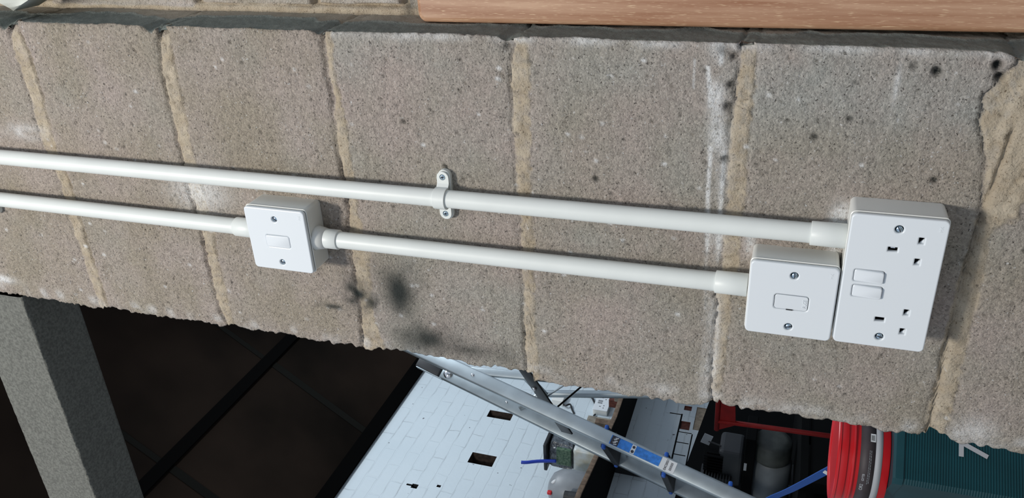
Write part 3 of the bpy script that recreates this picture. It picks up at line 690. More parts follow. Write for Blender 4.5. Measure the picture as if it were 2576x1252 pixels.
conduit('conduit', ln(-450.8, 2700, -450.9, 1774.3, 8), 'white plastic conduit entering the light switch from above',
        [(P(-450.9, YC, 1807), P(-450.9, YC, 1774.1), .0124, .0126, 'coupler')])
conduit('conduit', ln(-453.5, 1687.4, -451.5, 1165.9, 8), 'white plastic conduit between the light switch and the fused unit',
        [(P(-453.3, YC, 1657), P(-453.5, YC, 1687.6), .0124, .0126, 'coupler'), (P(-451.6, YC, 1199.5), P(-451.5, YC, 1165.7), .0124, .0126, 'coupler')])
# spout moulded on the switch box around the lower coupler
bm = bmesh.new(); tube_bm(bm, [(-.0018, -.0175, -.0418), (-.0018, -.017, -.046), (-.0018, -.017, -.056)], [.0165, .0150, .0128], 32)
o = from_bm('conduit_spout', bm, 'box_pvc', W_, True)

def saddle(cx, cz, label, screwmat='screw'):
    t = thing('conduit_saddle', P(cx, 0, cz), label, 'pipe clip', 'conduit saddles on the pier')
    # base plate and strap, long axis along x
    b = slab('saddle_base', rrect(62, 15.5, 7.7, 8, 0, -.6), [], 6.5, 0.8, 'pvc', t)
    bm = bmesh.new(); prof = []; R = 12.6; yc = -YC
    L0 = 30.5
    prof = [(-L0, 9.2), (-R - 3.2, 9.2), (-R - 1.0, 11.0)] + [(-R * math.cos(a), yc + R * math.sin(a)) for a in np.linspace(-.35, math.pi + .35, 20)] + [(R + 1.0, 11.0), (R + 3.2, 9.2), (L0, 9.2)]
    hw = 7.4; th = 2.2
    rows = []
    for i, (u, w) in enumerate(prof):
        a = prof[max(i - 1, 0)]; c = prof[min(i + 1, len(prof) - 1)]; tx, ty = c[0] - a[0], c[1] - a[1]; l = math.hypot(tx, ty); nx_, ny_ = -ty / l, tx / l
        k = hw
        rows.append([bm.verts.new((p[0] / 1000, -p[1] / 1000, q / 1000)) for p, q in (((u, w), k), ((u, w), -k), ((u - nx_ * th, w - ny_ * th), -k), ((u - nx_ * th, w - ny_ * th), k))])
    for A, B in zip(rows, rows[1:]):
        for k in range(4): bm.faces.new((A[k], A[(k + 1) % 4], B[(k + 1) % 4], B[k]))
    bm.faces.new(rows[0]); bm.faces.new(rows[-1][::-1])
    # rounded ends
    o = from_bm('saddle_strap', bm, 'pvc', t); smooth_by_angle(o, 35)
    mod = o.modifiers.new('b', 'BEVEL'); mod.width = .0004; mod.segments = 2; mod.limit_method = 'ANGLE'
    for sx in (-1, 1):
        e = slab('saddle_lug', [(sx * (L0 - 8) + (7.4 * math.cos(a)) * sx, 7.4 * math.sin(a) * 1) for a in np.linspace(-math.pi / 2, math.pi / 2, 12)] +
                 [(sx * (R + 2.6), 7.4), (sx * (R + 2.6), -7.4)], [circ(sx * 23, 0, 3.6, 20)], 2.6, .4, 'pvc', t); e.location = (0, -.0068, 0)
        pozi_screw('saddle_screw', .0033, t, (sx * .023, -.0080, 0))
    return t
def trim_strap(t):          # the flat ends are the lugs: shorten the strap
    s = [c for c in t.children if c.name.startswith('saddle_strap')][0]
    for v in s.data.vertices:
        if abs(v.co.x) > .0165: v.co.x = math.copysign(.0165, v.co.x)
c1 = saddle(-383.5, 1513.0, 'white conduit saddle with two screws clipping the longer conduit'); trim_strap(c1)
c2 = saddle(-450.8, 2241.0, 'white conduit saddle at the top end of the shorter conduit run'); trim_strap(c2)

# ------------------------------------------------------------------ folded white fabric hanging at the right of the pier
def fabric():
    bm = bmesh.new()
    pts = {}
    A = [(-194, 38, 2135), (-188, 26, 2126), (-181, 20, 2132), (-162, 18, 2165), (-120, 12, 2230)]       # upper silhouette
    F = [(-194, 38, 2134), (-179, 4, 2080), (-172, 0, 2061), (-150, -4, 2060), (-100, -8, 2090)]         # fold, nearest the camera
    B = [(-194, 40, 2132), (-191, 60, 2112), (-184, 62, 2097), (-163, 62, 2053), (-110, 66, 2010)]       # lower silhouette
    Bk = [(-194, 42, 2134), (-186, 74, 2112), (-176, 80, 2110), (-150, 82, 2100), (-100, 84, 2120)]
    rows = [A, F, B, Bk]
    def interp(r, t):
        n = len(r) - 1; i = min(int(t * n), n - 1); f = t * n - i
        return Vector(r[i]).lerp(Vector(r[i + 1]), f)
    N = 16; K = 6; grid = []
    for i in range(N + 1):
        t = i / N; ring = []
        for a in range(4):
            for k in range(K):
                p = interp(rows[a], t).lerp(interp(rows[(a + 1) % 4], t), k / K); ring.append(bm.verts.new(P(*p)))
        grid.append(ring)
    for A_, B_ in zip(grid, grid[1:]):
        for k in range(len(A_)): bm.faces.new((A_[k], A_[(k + 1) % len(A_)], B_[(k + 1) % len(A_)], B_[k]))
    bm.faces.new(grid[-1])
    bmesh.ops.remove_doubles(bm, verts=bm.verts, dist=1e-5)
    o = from_bm('folded_cloth', bm, 'sheet', None, True, P(-194, 38, 2135)); smooth_by_angle(o, 45)
    finish(o, 'off-white folded cloth corner poking out against the brick wall at the top of the pier', 'cloth')
fabric()

# ------------------------------------------------------------------ aluminium stepladder
al = 0.67807; lean = 1.30603; w0, w1 = 591.5, 317.4
tv = Vector((-math.cos(al), math.sin(al), 0)); lv = Vector((math.sin(al), math.cos(al), 0)); ct = 1 / math.tan(lean)
def Nn(z): return Vector((-2331.557, 1215.949, 0)) + lv * ct * z + Vector((0, 0, z)) + tv * ((w0 - w1) / 2 * z / 2500)
def Ff(z): return Nn(z) + tv * (w0 + (w1 - w0) * z / 2500)
def PV(v): return P(v.x, v.y, v.z)
LO = PV(Nn(500))
LAD = thing('stepladder', LO, 'silver aluminium stepladder with blue tread ends standing before the white brick wall', 'ladder')
def bar(name, a, b, w, t, wdir, material, parent, bev=.003, origin=LO):
    """rectangular bar from a to b (metres); w along wdir, t across"""
    d = (b - a); L = d.length; d.normalize(); u = (wdir - d * wdir.dot(d)).normalized(); v = d.cross(u)
    rot = Matrix((u, v, d)).transposed(); bm = bmesh.new()
    box_bm(bm, (a + b) / 2 - origin, (w, t, L), rot, bev, 2)
    o = from_bm(name, bm, material, parent); smooth_by_angle(o, 50); return o
bar('front_stile', PV(Nn(512)), PV(Nn(2640)), .058, .024, lv, 'alu', LAD, .009)
bar('front_stile', PV(Ff(512)), PV(Ff(2540)), .070, .024, lv, 'alu_dk', LAD, .009)
bar('stile_head', PV(Ff(2540)), PV(Ff(2665)), .070, .024, lv, 'gasket', LAD, .009)
bar('head_edge', PV(Ff(2530)) - lv * .035, PV(Ff(2665)) - lv * .035, .004, .026, lv, 'alu', LAD, .001)
for S_ in (Nn, Ff):
    a = S_(500); bar('foot', PV(a) , PV(S_(530)), .062, .034, lv, 'black', LAD)
k = 2
for k in range(3, 8):
    z = 240 * k
    a, b = PV(Nn(z)) + tv * .012, PV(Ff(z)) - tv * .012
    bar('tread', a, b, .080, .026, lv, 'gasket', LAD, .004)
    for q, sg in ((PV(Nn(z)), -1), (PV(Ff(z)), 1)):
        c = q + tv * (sg * -.006)
        bm = bmesh.new(); box_bm(bm, c - LO, (.022, .094, .016), Matrix((tv, lv, Vector((0, 0, 1)))).transposed(), .006, 3)
        from_bm('tread_cap', bm, 'blue', LAD)
bar('tread_rod', PV(Nn(1640)) + lv * .02, PV(Ff(1640)) + lv * .02, .012, .004, lv, 'alu', LAD, .001)
# rear frame
def NR(z): b = Nn(2330); return b + lv * ((2330 - z) * 0.065) + Vector((0, 0, z - 2330))
def FR(z): b = Ff(2330) - lv * 10; return b + lv * ((2330 - z) * 0.150) + Vector((0, 0, z - 2330))
bar('rear_leg', PV(NR(500)), PV(NR(2330)), .034, .022, lv, 'alu', LAD, .006)
pts = [PV(Ff(2140)) + Vector((0, 0, 0)), PV(Ff(2120).lerp(FR(2075), .6)), PV(FR(2060)), PV(FR(2000)), PV(FR(1800)), PV(FR(1300)), PV(FR(500))]
bm = bmesh.new(); tube_bm(bm, [p - LO for p in pts], .0165, 20); o = from_bm('rear_leg', bm, 'alu', LAD, True)
bar('cross_rail', PV(NR(2050)), PV(FR(2050)), .05, .012, Vector((0, 0, 1)), 'alu', LAD, .003)
bar('cross_rail', PV(NR(900)), PV(FR(900)), .04, .012, Vector((0, 0, 1)), 'alu', LAD, .003)
# black side braces and thin hinge wires
bar('hinge_brace', P(-1875, 1718, 2060), P(-2325, 1852, 1893), .060, .008, Vector((0, .3, 1)), 'black', LAD, .002)
bm = bmesh.new(); tube_bm(bm, [P(-2120, 1800, 1975) - LO, P(-2060, 1860, 1880) - LO], .004, 8); from_bm('hinge_wire', bm, 'alu_dk', LAD)
bm = bmesh.new(); tube_bm(bm, [P(-2200, 1830, 1945) - LO, P(-2120, 1930, 1840) - LO], .004, 8); from_bm('hinge_wire', bm, 'blackm', LAD)
bm = bmesh.new(); lathe_bm(bm, [(0, .010), (.004, .0095), (.008, .006), (.009, 0), (.009, -.004), (0, -.004)], 20)
q = (-tv); bmesh.ops.transform(bm, matrix=Matrix.Translation(P(-2052, 1764, 2003) - LO) @ q.to_track_quat('Z', 'Y').to_matrix().to_4x4(), verts=bm.verts)
from_bm('brace_rivet', bm, 'chrome', LAD, True)
# polished plug in the head of the far stile, rivets on the stiles
for c, r in ((Ff(2505), .022), (Nn(2270), .007), (Ff(2205), .005)):
    bm = bmesh.new(); lathe_bm(bm, [(0, r * .35), (r * .5, r * .3), (r * .85, r * .12), (r, 0), (r, -.004), (0, -.004)], 28)
    bmesh.ops.transform(bm, matrix=Matrix.Translation(PV(c) - tv * .013 - LO) @ (-tv).to_track_quat('Z', 'Y').to_matrix().to_4x4(), verts=bm.verts)
    from_bm('rivet', bm, 'chrome', LAD, True)
# blue sticker and date label on the near stile
def sticker(name, z0, z1, material, off=.0128, w=.036, shift=0.0):
    a, b = PV(Nn(z0)) - tv * off + lv * shift, PV(Nn(z1)) - tv * off + lv * shift
    return bar(name, a, b, w, .0006, lv, material, LAD, 0)
sticker('blue_sticker', 1458, 1655, 'labelblue')
sticker('logo_patch', 1622, 1652, 'ink', .0133, .034)
sticker('logo_patch', 1556, 1572, 'white', .0133, .034)
sticker('date_label', 1400, 1456, 'white', .0129, .044)
ldir = (PV(Nn(1600)) - PV(Nn(1500))).normalized(); rt = (lv - ldir * lv.dot(ldir)).normalized()
TM = Matrix((rt, ldir, -tv)).transposed().to_4x4()
text_mesh('date_lettering', 'DIC2021', .0115, 'ink', Matrix.Translation(PV(Nn(1434)) - tv * .0136 - LO) @ TM, LAD, .0003, bold=.0003)
bm = bmesh.new()
for i in range(9): box_bm(bm, PV(Nn(1416)) + rt * (.0032 * (i - 4)) - tv * .0136 - LO, (.0012 if i % 2 else .002, .009, .0004), TM.to_3x3())
from_bm('bar_code', bm, 'ink', LAD)
bm = bmesh.new()
for i in range(5): box_bm(bm, PV(Nn(1633 + (i % 2) * 4)) + rt * (.006 * (i - 2)) - tv * .0138 - LO, (.0032, .013, .0004), TM.to_3x3() @ Matrix.Rotation(.25, 3, 'Z'))
from_bm('logo_strokes', bm, 'white', LAD)
bm = bmesh.new()
for c, r in ((-.009, .006), (.008, .0055)):
    lathe_bm(bm, [(0, .0004), (r, .0004), (r, 0), (0, 0)], 16, Matrix.Translation(PV(Nn(1564)) + rt * c - tv * .0138 - LO) @ TM)
from_bm('warning_symbol', bm, 'ink', LAD)

# blue strap tied off the ladder
def ribbon(name, pts, w, wd, material, label, cat, th=.0025):
    bm = bmesh.new(); o0 = pts[0]; rows = []
    for i, p in enumerate(pts):
        d = (pts[min(i + 1, len(pts) - 1)] - pts[max(i - 1, 0)]).normalized(); u = (wd - d * wd.dot(d)).normalized(); v = d.cross(u)
        c = p - o0
        rows.append([bm.verts.new(c + u * a + v * b) for a, b in ((w / 2, th / 2), (w / 2, -th / 2), (-w / 2, -th / 2), (-w / 2, th / 2))])
    for A, B in zip(rows, rows[1:]):
        for k in range(4): bm.faces.new((A[k], A[(k + 1) % 4], B[(k + 1) % 4], B[k]))
    bm.faces.new(rows[0]); bm.faces.new(rows[-1][::-1])
    o = from_bm(name, bm, material, None, False, None); smooth_by_angle(o, 50); o.location = o0
    finish(o, label, cat); return o
sp = [PV(Nn(1090)) + Vector((0.016, -.014, 0)), P(-2130, 1478, 1058), P(-2010, 1400, 1010), P(-1890, 1330, 960), P(-1800, 1290, 912), P(-1740, 1280, 860), P(-1715, 1290, 780), P(-1712, 1300, 640), P(-1712, 1300, 502)]
def smoothp(pts, n=4):
    out = []
    for i in range(len(pts) - 1):
        p0, p1, p2, p3 = pts[max(i - 1, 0)], pts[i], pts[i + 1], pts[min(i + 2, len(pts) - 1)]
        for k in range(n):
            t = k / n; out.append(0.5 * ((2 * p1) + (p2 - p0) * t + (2 * p0 - 5 * p1 + 4 * p2 - p3) * t * t + (3 * p1 - p0 - 3 * p2 + p3) * t ** 3))
    return out + [pts[-1]]
SPT = smoothp(sp)
st = ribbon('webbing_strap', SPT, .028, Vector((0, 0, 1)), 'strapblue', 'blue webbing strap with white print running from ladder to behind the red bucket', 'strap')
bm = bmesh.new()
for i, (a, b, h) in enumerate(((0, .016, .016), (.020, .012, .010), (.034, .018, .018))):
    c = P(-1812, 1290, 918).lerp(P(-1775, 1277, 890), i / 2)
    box_bm(bm, c - SPT[0], (.012, .0035, h), Matrix.Rotation(.5, 3, 'Y'))
o = from_bm('white_print', bm, 'white', st)

# ------------------------------------------------------------------ red bucket on the teal case
ang = Matrix(((.6, -.8, 0), (.8, .6, 0), (0, 0, 1)))     # local x along the ribbed face, local y to the back
CN = Vector((-1495.4, 928.1, 0)); ZT = 803.6; ZB = 512
CASE = thing('storage_case', P(-1495.4 , 928.1, 500), 'dark teal ribbed plastic storage case with pale 7, standing under the red bucket', 'case')
CASE.rotation_euler = (0, 0, math.atan2(.8, .6))
def case():
    # local frame: x 0..0.42 along the ribbed face (its outward side is -y), y 0..0.30 into the case
    bm = bmesh.new(); Lx, Ly = .42, .31; h = (ZT - ZB) / 1000; z0 = (ZB - 500) / 1000
    prof = [(0, 0)]; n = int(h / .0068); z = 0.004
    prof = [(.004, 0)]
    for i in range(n):
        zz_ = .006 + i * (h - .034) / n; st_ = (h - .034) / n
        prof += [(.004, zz_), (.0018, zz_ + st_ * .25), (.0018, zz_ + st_ * .6), (.004, zz_ + st_ * .85)]
    prof += [(.004, h - .026), (-.002, h - .024), (-.002, h - .006), (.001, h)]
    rings = []
    for ins, zz_ in prof:
        # ribs on the long face only; other sides plain and slightly drafted
        y0 = ins; pl = .003 if zz_ < h - .025 else 0.0
        rings.append([bm.verts.new((a, b, z0 + zz_)) for a, b in ((pl + .012, y0), (Lx - .012, y0), (Lx - pl, .012), (Lx - pl, Ly - .012), (Lx - .012, Ly), (.012, Ly), (pl, Ly - .012), (pl, .012))])
    for A, B in zip(rings, rings[1:]):
        for k in range(8): bm.faces.new((A[k], A[(k + 1) % 8], B[(k + 1) % 8], B[k]))
    bm.faces.new(rings[0]); bm.faces.new(rings[-1][::-1])
    o = from_bm('case_body', bm, 'teal', CASE); smooth_by_angle(o, 25)
    bm = bmesh.new()
    for x, y in ((.04, .04), (Lx - .04, .04), (.04, Ly - .04), (Lx - .04, Ly - .04)):
        b2 = bmesh.new(); box_bm(b2, (x, y, .0065), (.04, .04, .013), None, .002); from_bm('case_foot', b2, 'teal', CASE)
    bm.free()
    text_mesh('case_number', '7', .092, 'labw', Matrix.Translation((.112, .0003, .1205)) @ WALLM.to_4x4(), CASE, .0010, bold=.0012)
case()
def bucket():
    h = .127; base = P(-1481.6, 1002.6, ZT); rb = .116; rt_ = .128
    vd = Vector((-.66, .75, 0)).normalized(); c = base + vd * rb
    c = Vector((c.x, c.y, (ZT - 500) / 1000 + .0005))
    t = thing('bucket', c, 'red plastic bucket with dark grey label band sitting on the teal case', 'bucket')
    bm = bmesh.new()
    prof = [(0, 0.004), (rb - .012, .004), (rb - .008, 0), (rb - .002, 0.001), (rb, .005), (rb + .0065, .082), (rb + .0068, .084), (rb + .0125, .0845), (rb + .0135, .086), (rb + .0130, .0905),
            (rb + .0095, .0915), (rb + .0098, .101), (rb + .0148, .1025), (rb + .0155, .104), (rb + .0155, .116), (rb + .0145, h - .004), (rb + .010, h - .004), (rb + .009, h - .006), (rb + .006, .085), (rb - .006, .008), (0, .008)]
    lathe_bm(bm, prof, 96); o = from_bm('bucket_body', bm, 'red', t, True); smooth_by_angle(o, 30)
    bm = bmesh.new()   # lid pressed into the mouth
    lathe_bm(bm, [(0, h - .006), (rb - .004, h - .006), (rb, h - .002), (rb + .008, h + .001), (rb + .0150, h + .0012), (rb + .0182, h - .001), (rb + .0186, h - .006), (rb + .0174, h - .007), (rb + .0174, h - .0025), (0, h - .009)], 96)
    o = from_bm('bucket_lid', bm, 'red', t, True); smooth_by_angle(o, 30)
    def band(name, z0, z1, mt, off, a0=0, a1=360, zfun=None):
        bm = bmesh.new(); n = 96; rows = []
        for i in range(n + 1):
            a = math.radians(a0 + (a1 - a0) * i / n)
            za, zb = (z0, z1) if zfun is None else zfun(i / n)
            rows.append([bm.verts.new(((rb + .0065 * zz_ / .082 + o_) * math.cos(a), (rb + .0065 * zz_ / .082 + o_) * math.sin(a), zz_)) for zz_, o_ in ((za, off), (zb, off), (zb, off - .0012), (za, off - .0012))])
        for A, B in zip(rows, rows[1:]):
            for k in range(4): bm.faces.new((A[k], A[(k + 1) % 4], B[(k + 1) % 4], B[k]))
        if a1 - a0 < 360: bm.faces.new(rows[0]); bm.faces.new(rows[-1][::-1])
        bmesh.ops.remove_doubles(bm, verts=bm.verts, dist=1e-6)
        return from_bm(name, bm, mt, t, True)
    band('label_band', .036, .073, 'lab', .0006)
    band('label_stripe', .020, .0365, 'labw', .0007)
    # writing and bar code wrap on the side that faces the opening
    va = math.degrees(math.atan2(-vd.y, -vd.x))
    def onside(deg, z, off=.0009):
        a = math.radians(va + deg); r = rb + .0065 * z / .082 + off
        n_ = Vector((math.cos(a), math.sin(a), 0)); u_ = Vector((-math.sin(a), math.cos(a), 0))
        return Matrix.Translation(n_ * r + Vector((0, 0, z))) @ Matrix((u_, Vector((0, 0, 1)), n_)).transposed().to_4x4()
    bm = bmesh.new(); box_bm(bm, (0, 0, 0), (.022, .0120, .0006), None, 0); bmesh.ops.transform(bm, matrix=onside(21, .0440), verts=bm.verts); from_bm('bar_code_patch', bm, 'white', t)
    bm = bmesh.new()
    for i in range(9): box_bm(bm, (-.0072 + .0017 * i, .0005, .0006), (.0009 if i % 2 else .0005, .0080, .0004))
    bmesh.ops.transform(bm, matrix=onside(21, .0440), verts=bm.verts); from_bm('bar_code', bm, 'gasket', t)
    for i, (s, dg, z, sz, mt) in enumerate((('GYTB', -29, .0600, .0080, 'labw'), ('OR2', -43, .0615, .0110, 'labw'))):
        text_mesh('label_lettering', s, sz, mt, onside(dg, z, .0012), t, .0003, bold=.0002)
    bm = bmesh.new(); rg = random.Random(3)
    for row, z in enumerate((.0500, .0465)):
        d0 = 5
        while d0 > -36:
            w = rg.uniform(1.2, 4.0); b2 = box_bm
            b3 = bmesh.new(); box_bm(b3, (0, 0, 0), (w * .0020, .0013, .0003)); bmesh.ops.transform(b3, matrix=onside(d0 - w / 2, z, .0012), verts=b3.verts)
            me = bpy.data.meshes.new('x'); b3.to_mesh(me); b3.free(); bm.from_mesh(me); bpy.data.meshes.remove(me)
            d0 -= w + .6
    from_bm('label_small_print', bm, 'greyplas', t)
    return t
bucket()

# ------------------------------------------------------------------ red sack truck standing behind the pier edge
ST = thing('sack_truck', P(-1800, 1650, 500), 'red painted steel sack truck frame seen behind the pier edge', 'sack truck')
o0 = P(-1800, 1650, 500)
def stub(name, a, b, r, mt='redpaint'):
    bm = bmesh.new(); tube_bm(bm, [P(*a) - o0, P(*b) - o0], r / 1000, 16); return from_bm(name, bm, mt, ST, True)
stub('upright', (-1970, 1650, 1270), (-1945, 1650, 560), 9); stub('upright', (-1600, 1650, 1270), (-1600, 1650, 560), 9)
stub('handle_bar', (-2011, 1650, 1270), (-1630, 1650, 1276), 9.5)
stub('cross_bar', (-1950, 1650, 790), (-1600, 1650, 790), 9); stub('axle', (-1945, 1720, 600), (-1600, 1720, 600), 10)
stub('strut', (-1948, 1650, 760), (-1945, 1720, 600), 8); stub('strut', (-1600, 1650, 760), (-1600, 1720, 600), 8)
bm = bmesh.new(); v = [bm.verts.new(P(*q) - o0) for q in ((-2007, 1647, 1262), (-1880, 1647, 1262), (-1895, 1647, 1212), (-1975, 1647, 1205), (-2007, 1653, 1262), (-1880, 1653, 1262), (-1895, 1653, 1212), (-1975, 1653, 1205))]
for q in ((0, 1, 2, 3), (7, 6, 5, 4), (0, 4, 5, 1), (1, 5, 6, 2), (2, 6, 7, 3), (3, 7, 4, 0)): bm.faces.new([v[k] for k in q])
from_bm('gusset_plate', bm, 'redpaint', ST)
bm = bmesh.new(); box_bm(bm, P(-1803, 1570, 506) - o0, (.32, .18, .012)); box_bm(bm, P(-1803, 1656, 560) - o0, (.32, .012, .12)); from_bm('toe_plate', bm, 'redpaint', ST)
for x in (-1900, -1705):
    bm = bmesh.new(); lathe_bm(bm, [(0, -.02), (.055, -.02), (.06, -.03), (.09, -.032), (.1, -.02), (.1, .02), (.09, .032), (.06, .03), (.055, .02), (0, .02)], 40, Matrix.Translation(P(x, 1720, 600) - o0) @ Matrix.Rotation(math.pi / 2, 4, 'Y'))
    from_bm('wheel', bm, 'black', ST, True)

# ------------------------------------------------------------------ air compressor on a low black bench
BO = P(-2650, 2250, 500)
BN = thing('low_bench', BO, 'low black bench in shadow carrying the grey air compressor', 'bench')
bm = bmesh.new(); box_bm(bm, P(-2610, 2300, 935) - BO, (.56, .95, .03)); from_bm('bench_top', bm, 'blackm', BN)
for x, y in ((-2860, 1850), (-2360, 1850), (-2860, 2750), (-2360, 2750)):
    bm = bmesh.new(); box_bm(bm, P(x, y, 710) - BO, (.05, .05, .42)); from_bm('leg', bm, 'blackm', BN)
bm = bmesh.new(); box_bm(bm, P(-2345, 2300, 720) - BO, (.015, .85, .38)); from_bm('apron', bm, 'blackm', BN)
CO = P(-2700, 2250, 950)
CP = thing('air_compressor', CO, 'grey tanked air compressor with black finned pump on the low bench', 'compressor')
RX = Matrix.Rotation(math.pi / 2, 4, 'Y')
bm = bmesh.new(); R = .088
lathe_bm(bm, [(0, -.12), (R * .5, -.112), (R * .85, -.09), (R * .98, -.065), (R, -.05), (R, .13), (R * .97, .155), (R * .8, .185), (R * .45, .205), (0, .21)], 48, Matrix.Translation(P(-2770, 2250, 1048) - CO) @ RX)
from_bm('tank', bm, 'tank', CP, True)
bm = bmesh.new(); lathe_bm(bm, [(0, -.0), (.076, 0), (.082, .006), (.083, .02), (.083, .085), (.078, .098), (.05, .105), (0, .106)], 40, Matrix.Translation(P(-2598, 2245, 1052) - CO) @ RX)
from_bm('motor', bm, 'motor', CP, True)
for x in (-2820, -2700):
    bm = bmesh.new(); box_bm(bm, P(x, 2250, 959) - CO, (.03, .14, .018)); from_bm('tank_foot', bm, 'black', CP)
bm = bmesh.new(); box_bm(bm, P(-2670, 2250, 1147) - CO, (.43, .17, .046), None, .004); from_bm('deck_plate', bm, 'blackm', CP)
bm = bmesh.new(); box_bm(bm, P(-2612, 2163, 1160) - CO, (.040, .003, .012)); from_bm('rating_label', bm, 'greyplas', CP)
bm = bmesh.new(); box_bm(bm, P(-2655, 2250, 1225) - CO, (.20, .15, .11), None, .02, 3); from_bm('crankcase', bm, 'gasket', CP)
bm = bmesh.new()
for i in range(10): box_bm(bm, P(-2720, 2190, 1222 + i * 13) - CO, (.075, .11, .005), None, .001)
box_bm(bm, P(-2720, 2190, 1282) - CO, (.05, .08, .14)); from_bm('finned_cylinder', bm, 'gasket', CP)
bm = bmesh.new()
for i in range(6): box_bm(bm, P(-2590 - i * 16, 2230, 1300) - CO, (.006, .13, .085), None, .001)
box_bm(bm, P(-2630, 2230, 1300) - CO, (.10, .10, .06)); from_bm('cylinder_head', bm, 'blackm', CP)
bm = bmesh.new(); tube_bm(bm, smoothp([p - CO for p in (P(-2722, 2130, 1240), P(-2738, 2120, 1225), P(-2780, 2130, 1195), P(-2850, 2150, 1156), P(-2880, 2180, 1135))]), .006, 10); from_bm('outlet_pipe', bm, 'copper', CP, True)
bm = bmesh.new(); box_bm(bm, P(-2536, 2215, 1338) - CO, (.055, .004, .040), Matrix.Rotation(.3, 3, 'Y')); from_bm('hang_tag', bm, 'greyplas', CP)
bm = bmesh.new(); tube_bm(bm, [P(-2560, 2215, 1275) - CO, P(-2545, 2215, 1330) - CO], .004, 8); from_bm('tag_stem', bm, 'gasket', CP)

# black board leaning on the wall behind the compressor
bm = bmesh.new(); v = []
for y, zt in ((2050, 1478), (2395, 1449), (2891, 1400), (3600, 1330)):
    v.append([bm.verts.new(P(-2935 + dx, y, z)) for dx, z in ((0, zt + 4), (-25, zt + 4), (-70, 500), (-45, 500))])
for A, B in zip(v, v[1:]):
    for k in range(4): bm.faces.new((A[k], A[(k + 1) % 4], B[(k + 1) % 4], B[k]))
bm.faces.new(v[0]); bm.faces.new(v[-1][::-1])
finish(from_bm('black_board', bm, 'blackm', None, False, P(-2960, 2500, 500)), 'black board leaning on the brick wall behind the compressor', 'board')

# ------------------------------------------------------------------ shelf on the white wall and what stands on it
SO = P(-3050, 2600, 1815)
SH = thing('wall_shelf', SO, 'rough brown wooden shelf fixed along the white painted brick wall', 'shelf')
bm = bmesh.new(); top = [(-3049, 1500), (-3049, 3900), (-2735, 3900), (-2720, 2480), (-2560, 1760), (-2540, 1500)]
lo = [bm.verts.new(P(x, y, 1806) - SO) for x, y in top]; hi = [bm.verts.new(P(x, y, 1829) - SO) for x, y in top]
for i in range(len(top)): bm.faces.new((lo[i], lo[(i + 1) % 6], hi[(i + 1) % 6], hi[i]))
bm.faces.new(lo[::-1]); bm.faces.new(hi); from_bm('shelf_board', bm, 'blackm', SH)  # board coloured black: the shade of its unlit underside is in the colour
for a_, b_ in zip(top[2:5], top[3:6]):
    bar('lit_shelf_edge', P(a_[0] + 4, a_[1], 1817.5), P(b_[0] + 4, b_[1], 1817.5), .023, .008, Vector((0, 0, 1)), 'shelf', SH, .001, SO)  # strip added so the lit front lip stays lighter than the board
for y in (1650, 2450, 3300):
    bm = bmesh.new(); v = [bm.verts.new(P(x, y + dy, z) - SO) for dy in (-8, 8) for x, z in ((-3049, 1805), (-2790, 1805), (-3049, 1640))]
    for q in ((0, 1, 2), (3, 5, 4), (0, 3, 4, 1), (1, 4, 5, 2), (2, 5, 3, 0)): bm.faces.new([v[k] for k in q])
    from_bm('shelf_bracket', bm, 'black', SH)
bm = bmesh.new(); box_bm(bm, P(-2738, 3150, 1842) - P(-2738, 3150, 1830), (.03, 1.0, .026), None, .002); o = from_bm('timber_offcut', bm, 'timber'); o.location = P(-2738, 3150, 1830)
finish(o, 'pale timber batten lying along the front edge of the wall shelf', 'timber')
for i, (x, y, sx, sy, h, m_, lab) in enumerate(((-3000, 2755, .03, .06, .20, 'timber', 'short upright pale timber offcut standing on the shelf below the far plug socket'),
                                               (-2960, 2700, .04, .04, .14, 'shelf', 'dark brown timber stub on the wall shelf beside the upright pale offcut'),
                                               (-2900, 2860, .05, .10, .09, 'redbrick', 'dark red block on the wall shelf behind the timber offcuts'))):
    bm = bmesh.new(); box_bm(bm, (0, 0, h / 2), (sx, sy, h), None, .002); o = from_bm('timber_offcut' if i < 2 else 'brick', bm, m_); o.location = P(x, y, 1829.2); finish(o, lab, 'timber' if i < 2 else 'brick')

# far double socket and small junction box on the white wall
def side_socket():
    t = thing('double_socket', P(-3050, 2950, 1985), 'far white double plug socket on the painted brick wall above the shelf', 'socket')
    RM2 = Matrix(((0, 0, 1), (1, 0, 0), (0, 1, 0))).to_4x4()      # local u -> y, v -> z, out -> +x
    b = slab('back_box', rrect(144, 84, 5, 4), [], 32, 2, 'box_pvc', t, RM2)
    f = slab('faceplate', rrect(146, 86, 5, 4), [], 7, 2, 'plate', t, RM2); f.location = (.032, 0, 0)
    for u, v_, w, h in ((40, 7, 5, 9), (-40, 7, 5, 9), (50, -14, 7, 5), (29, -14, 7, 5), (-29, -14, 7, 5), (-50, -14, 7, 5)):
        s = slab('pin_hole', rrect(w, h, .5, 2, u, v_), [], 1, .2, 'dark', t, RM2); s.location = (.0385, 0, 0)
    for u in (9, -9):
        s = slab('switch_rocker', rrect(12, 25, 2, 3, u, 14), [], 3, .5, 'greyplas', t, RM2); s.location = (.0385, 0, 0)
side_socket()
bm = bmesh.new(); box_bm(bm, (.019, 0, 0), (.038, .085, .07), None, .004); o = from_bm('junction_box', bm, 'box_pvc'); o.location = P(-3050, 2945, 2245)
finish(o, 'small pale junction box on the white wall behind the ladder', 'junction box')
def cable(name, pts, r, mt, label, cat='cable'):
    sp_ = smoothp([P(*p) for p in pts]); bm = bmesh.new(); tube_bm(bm, [p - sp_[0] for p in sp_], r, 10); o = from_bm(name, bm, mt, None, True); o.location = sp_[0]; finish(o, label, cat); return o
cable('black_cable', [(-3042, 3040, 2120), (-3040, 3020, 2070), (-3040, 2985, 2045), (-3042, 2960, 2030)], .006, 'black', 'short black cable entering the far plug socket from above')
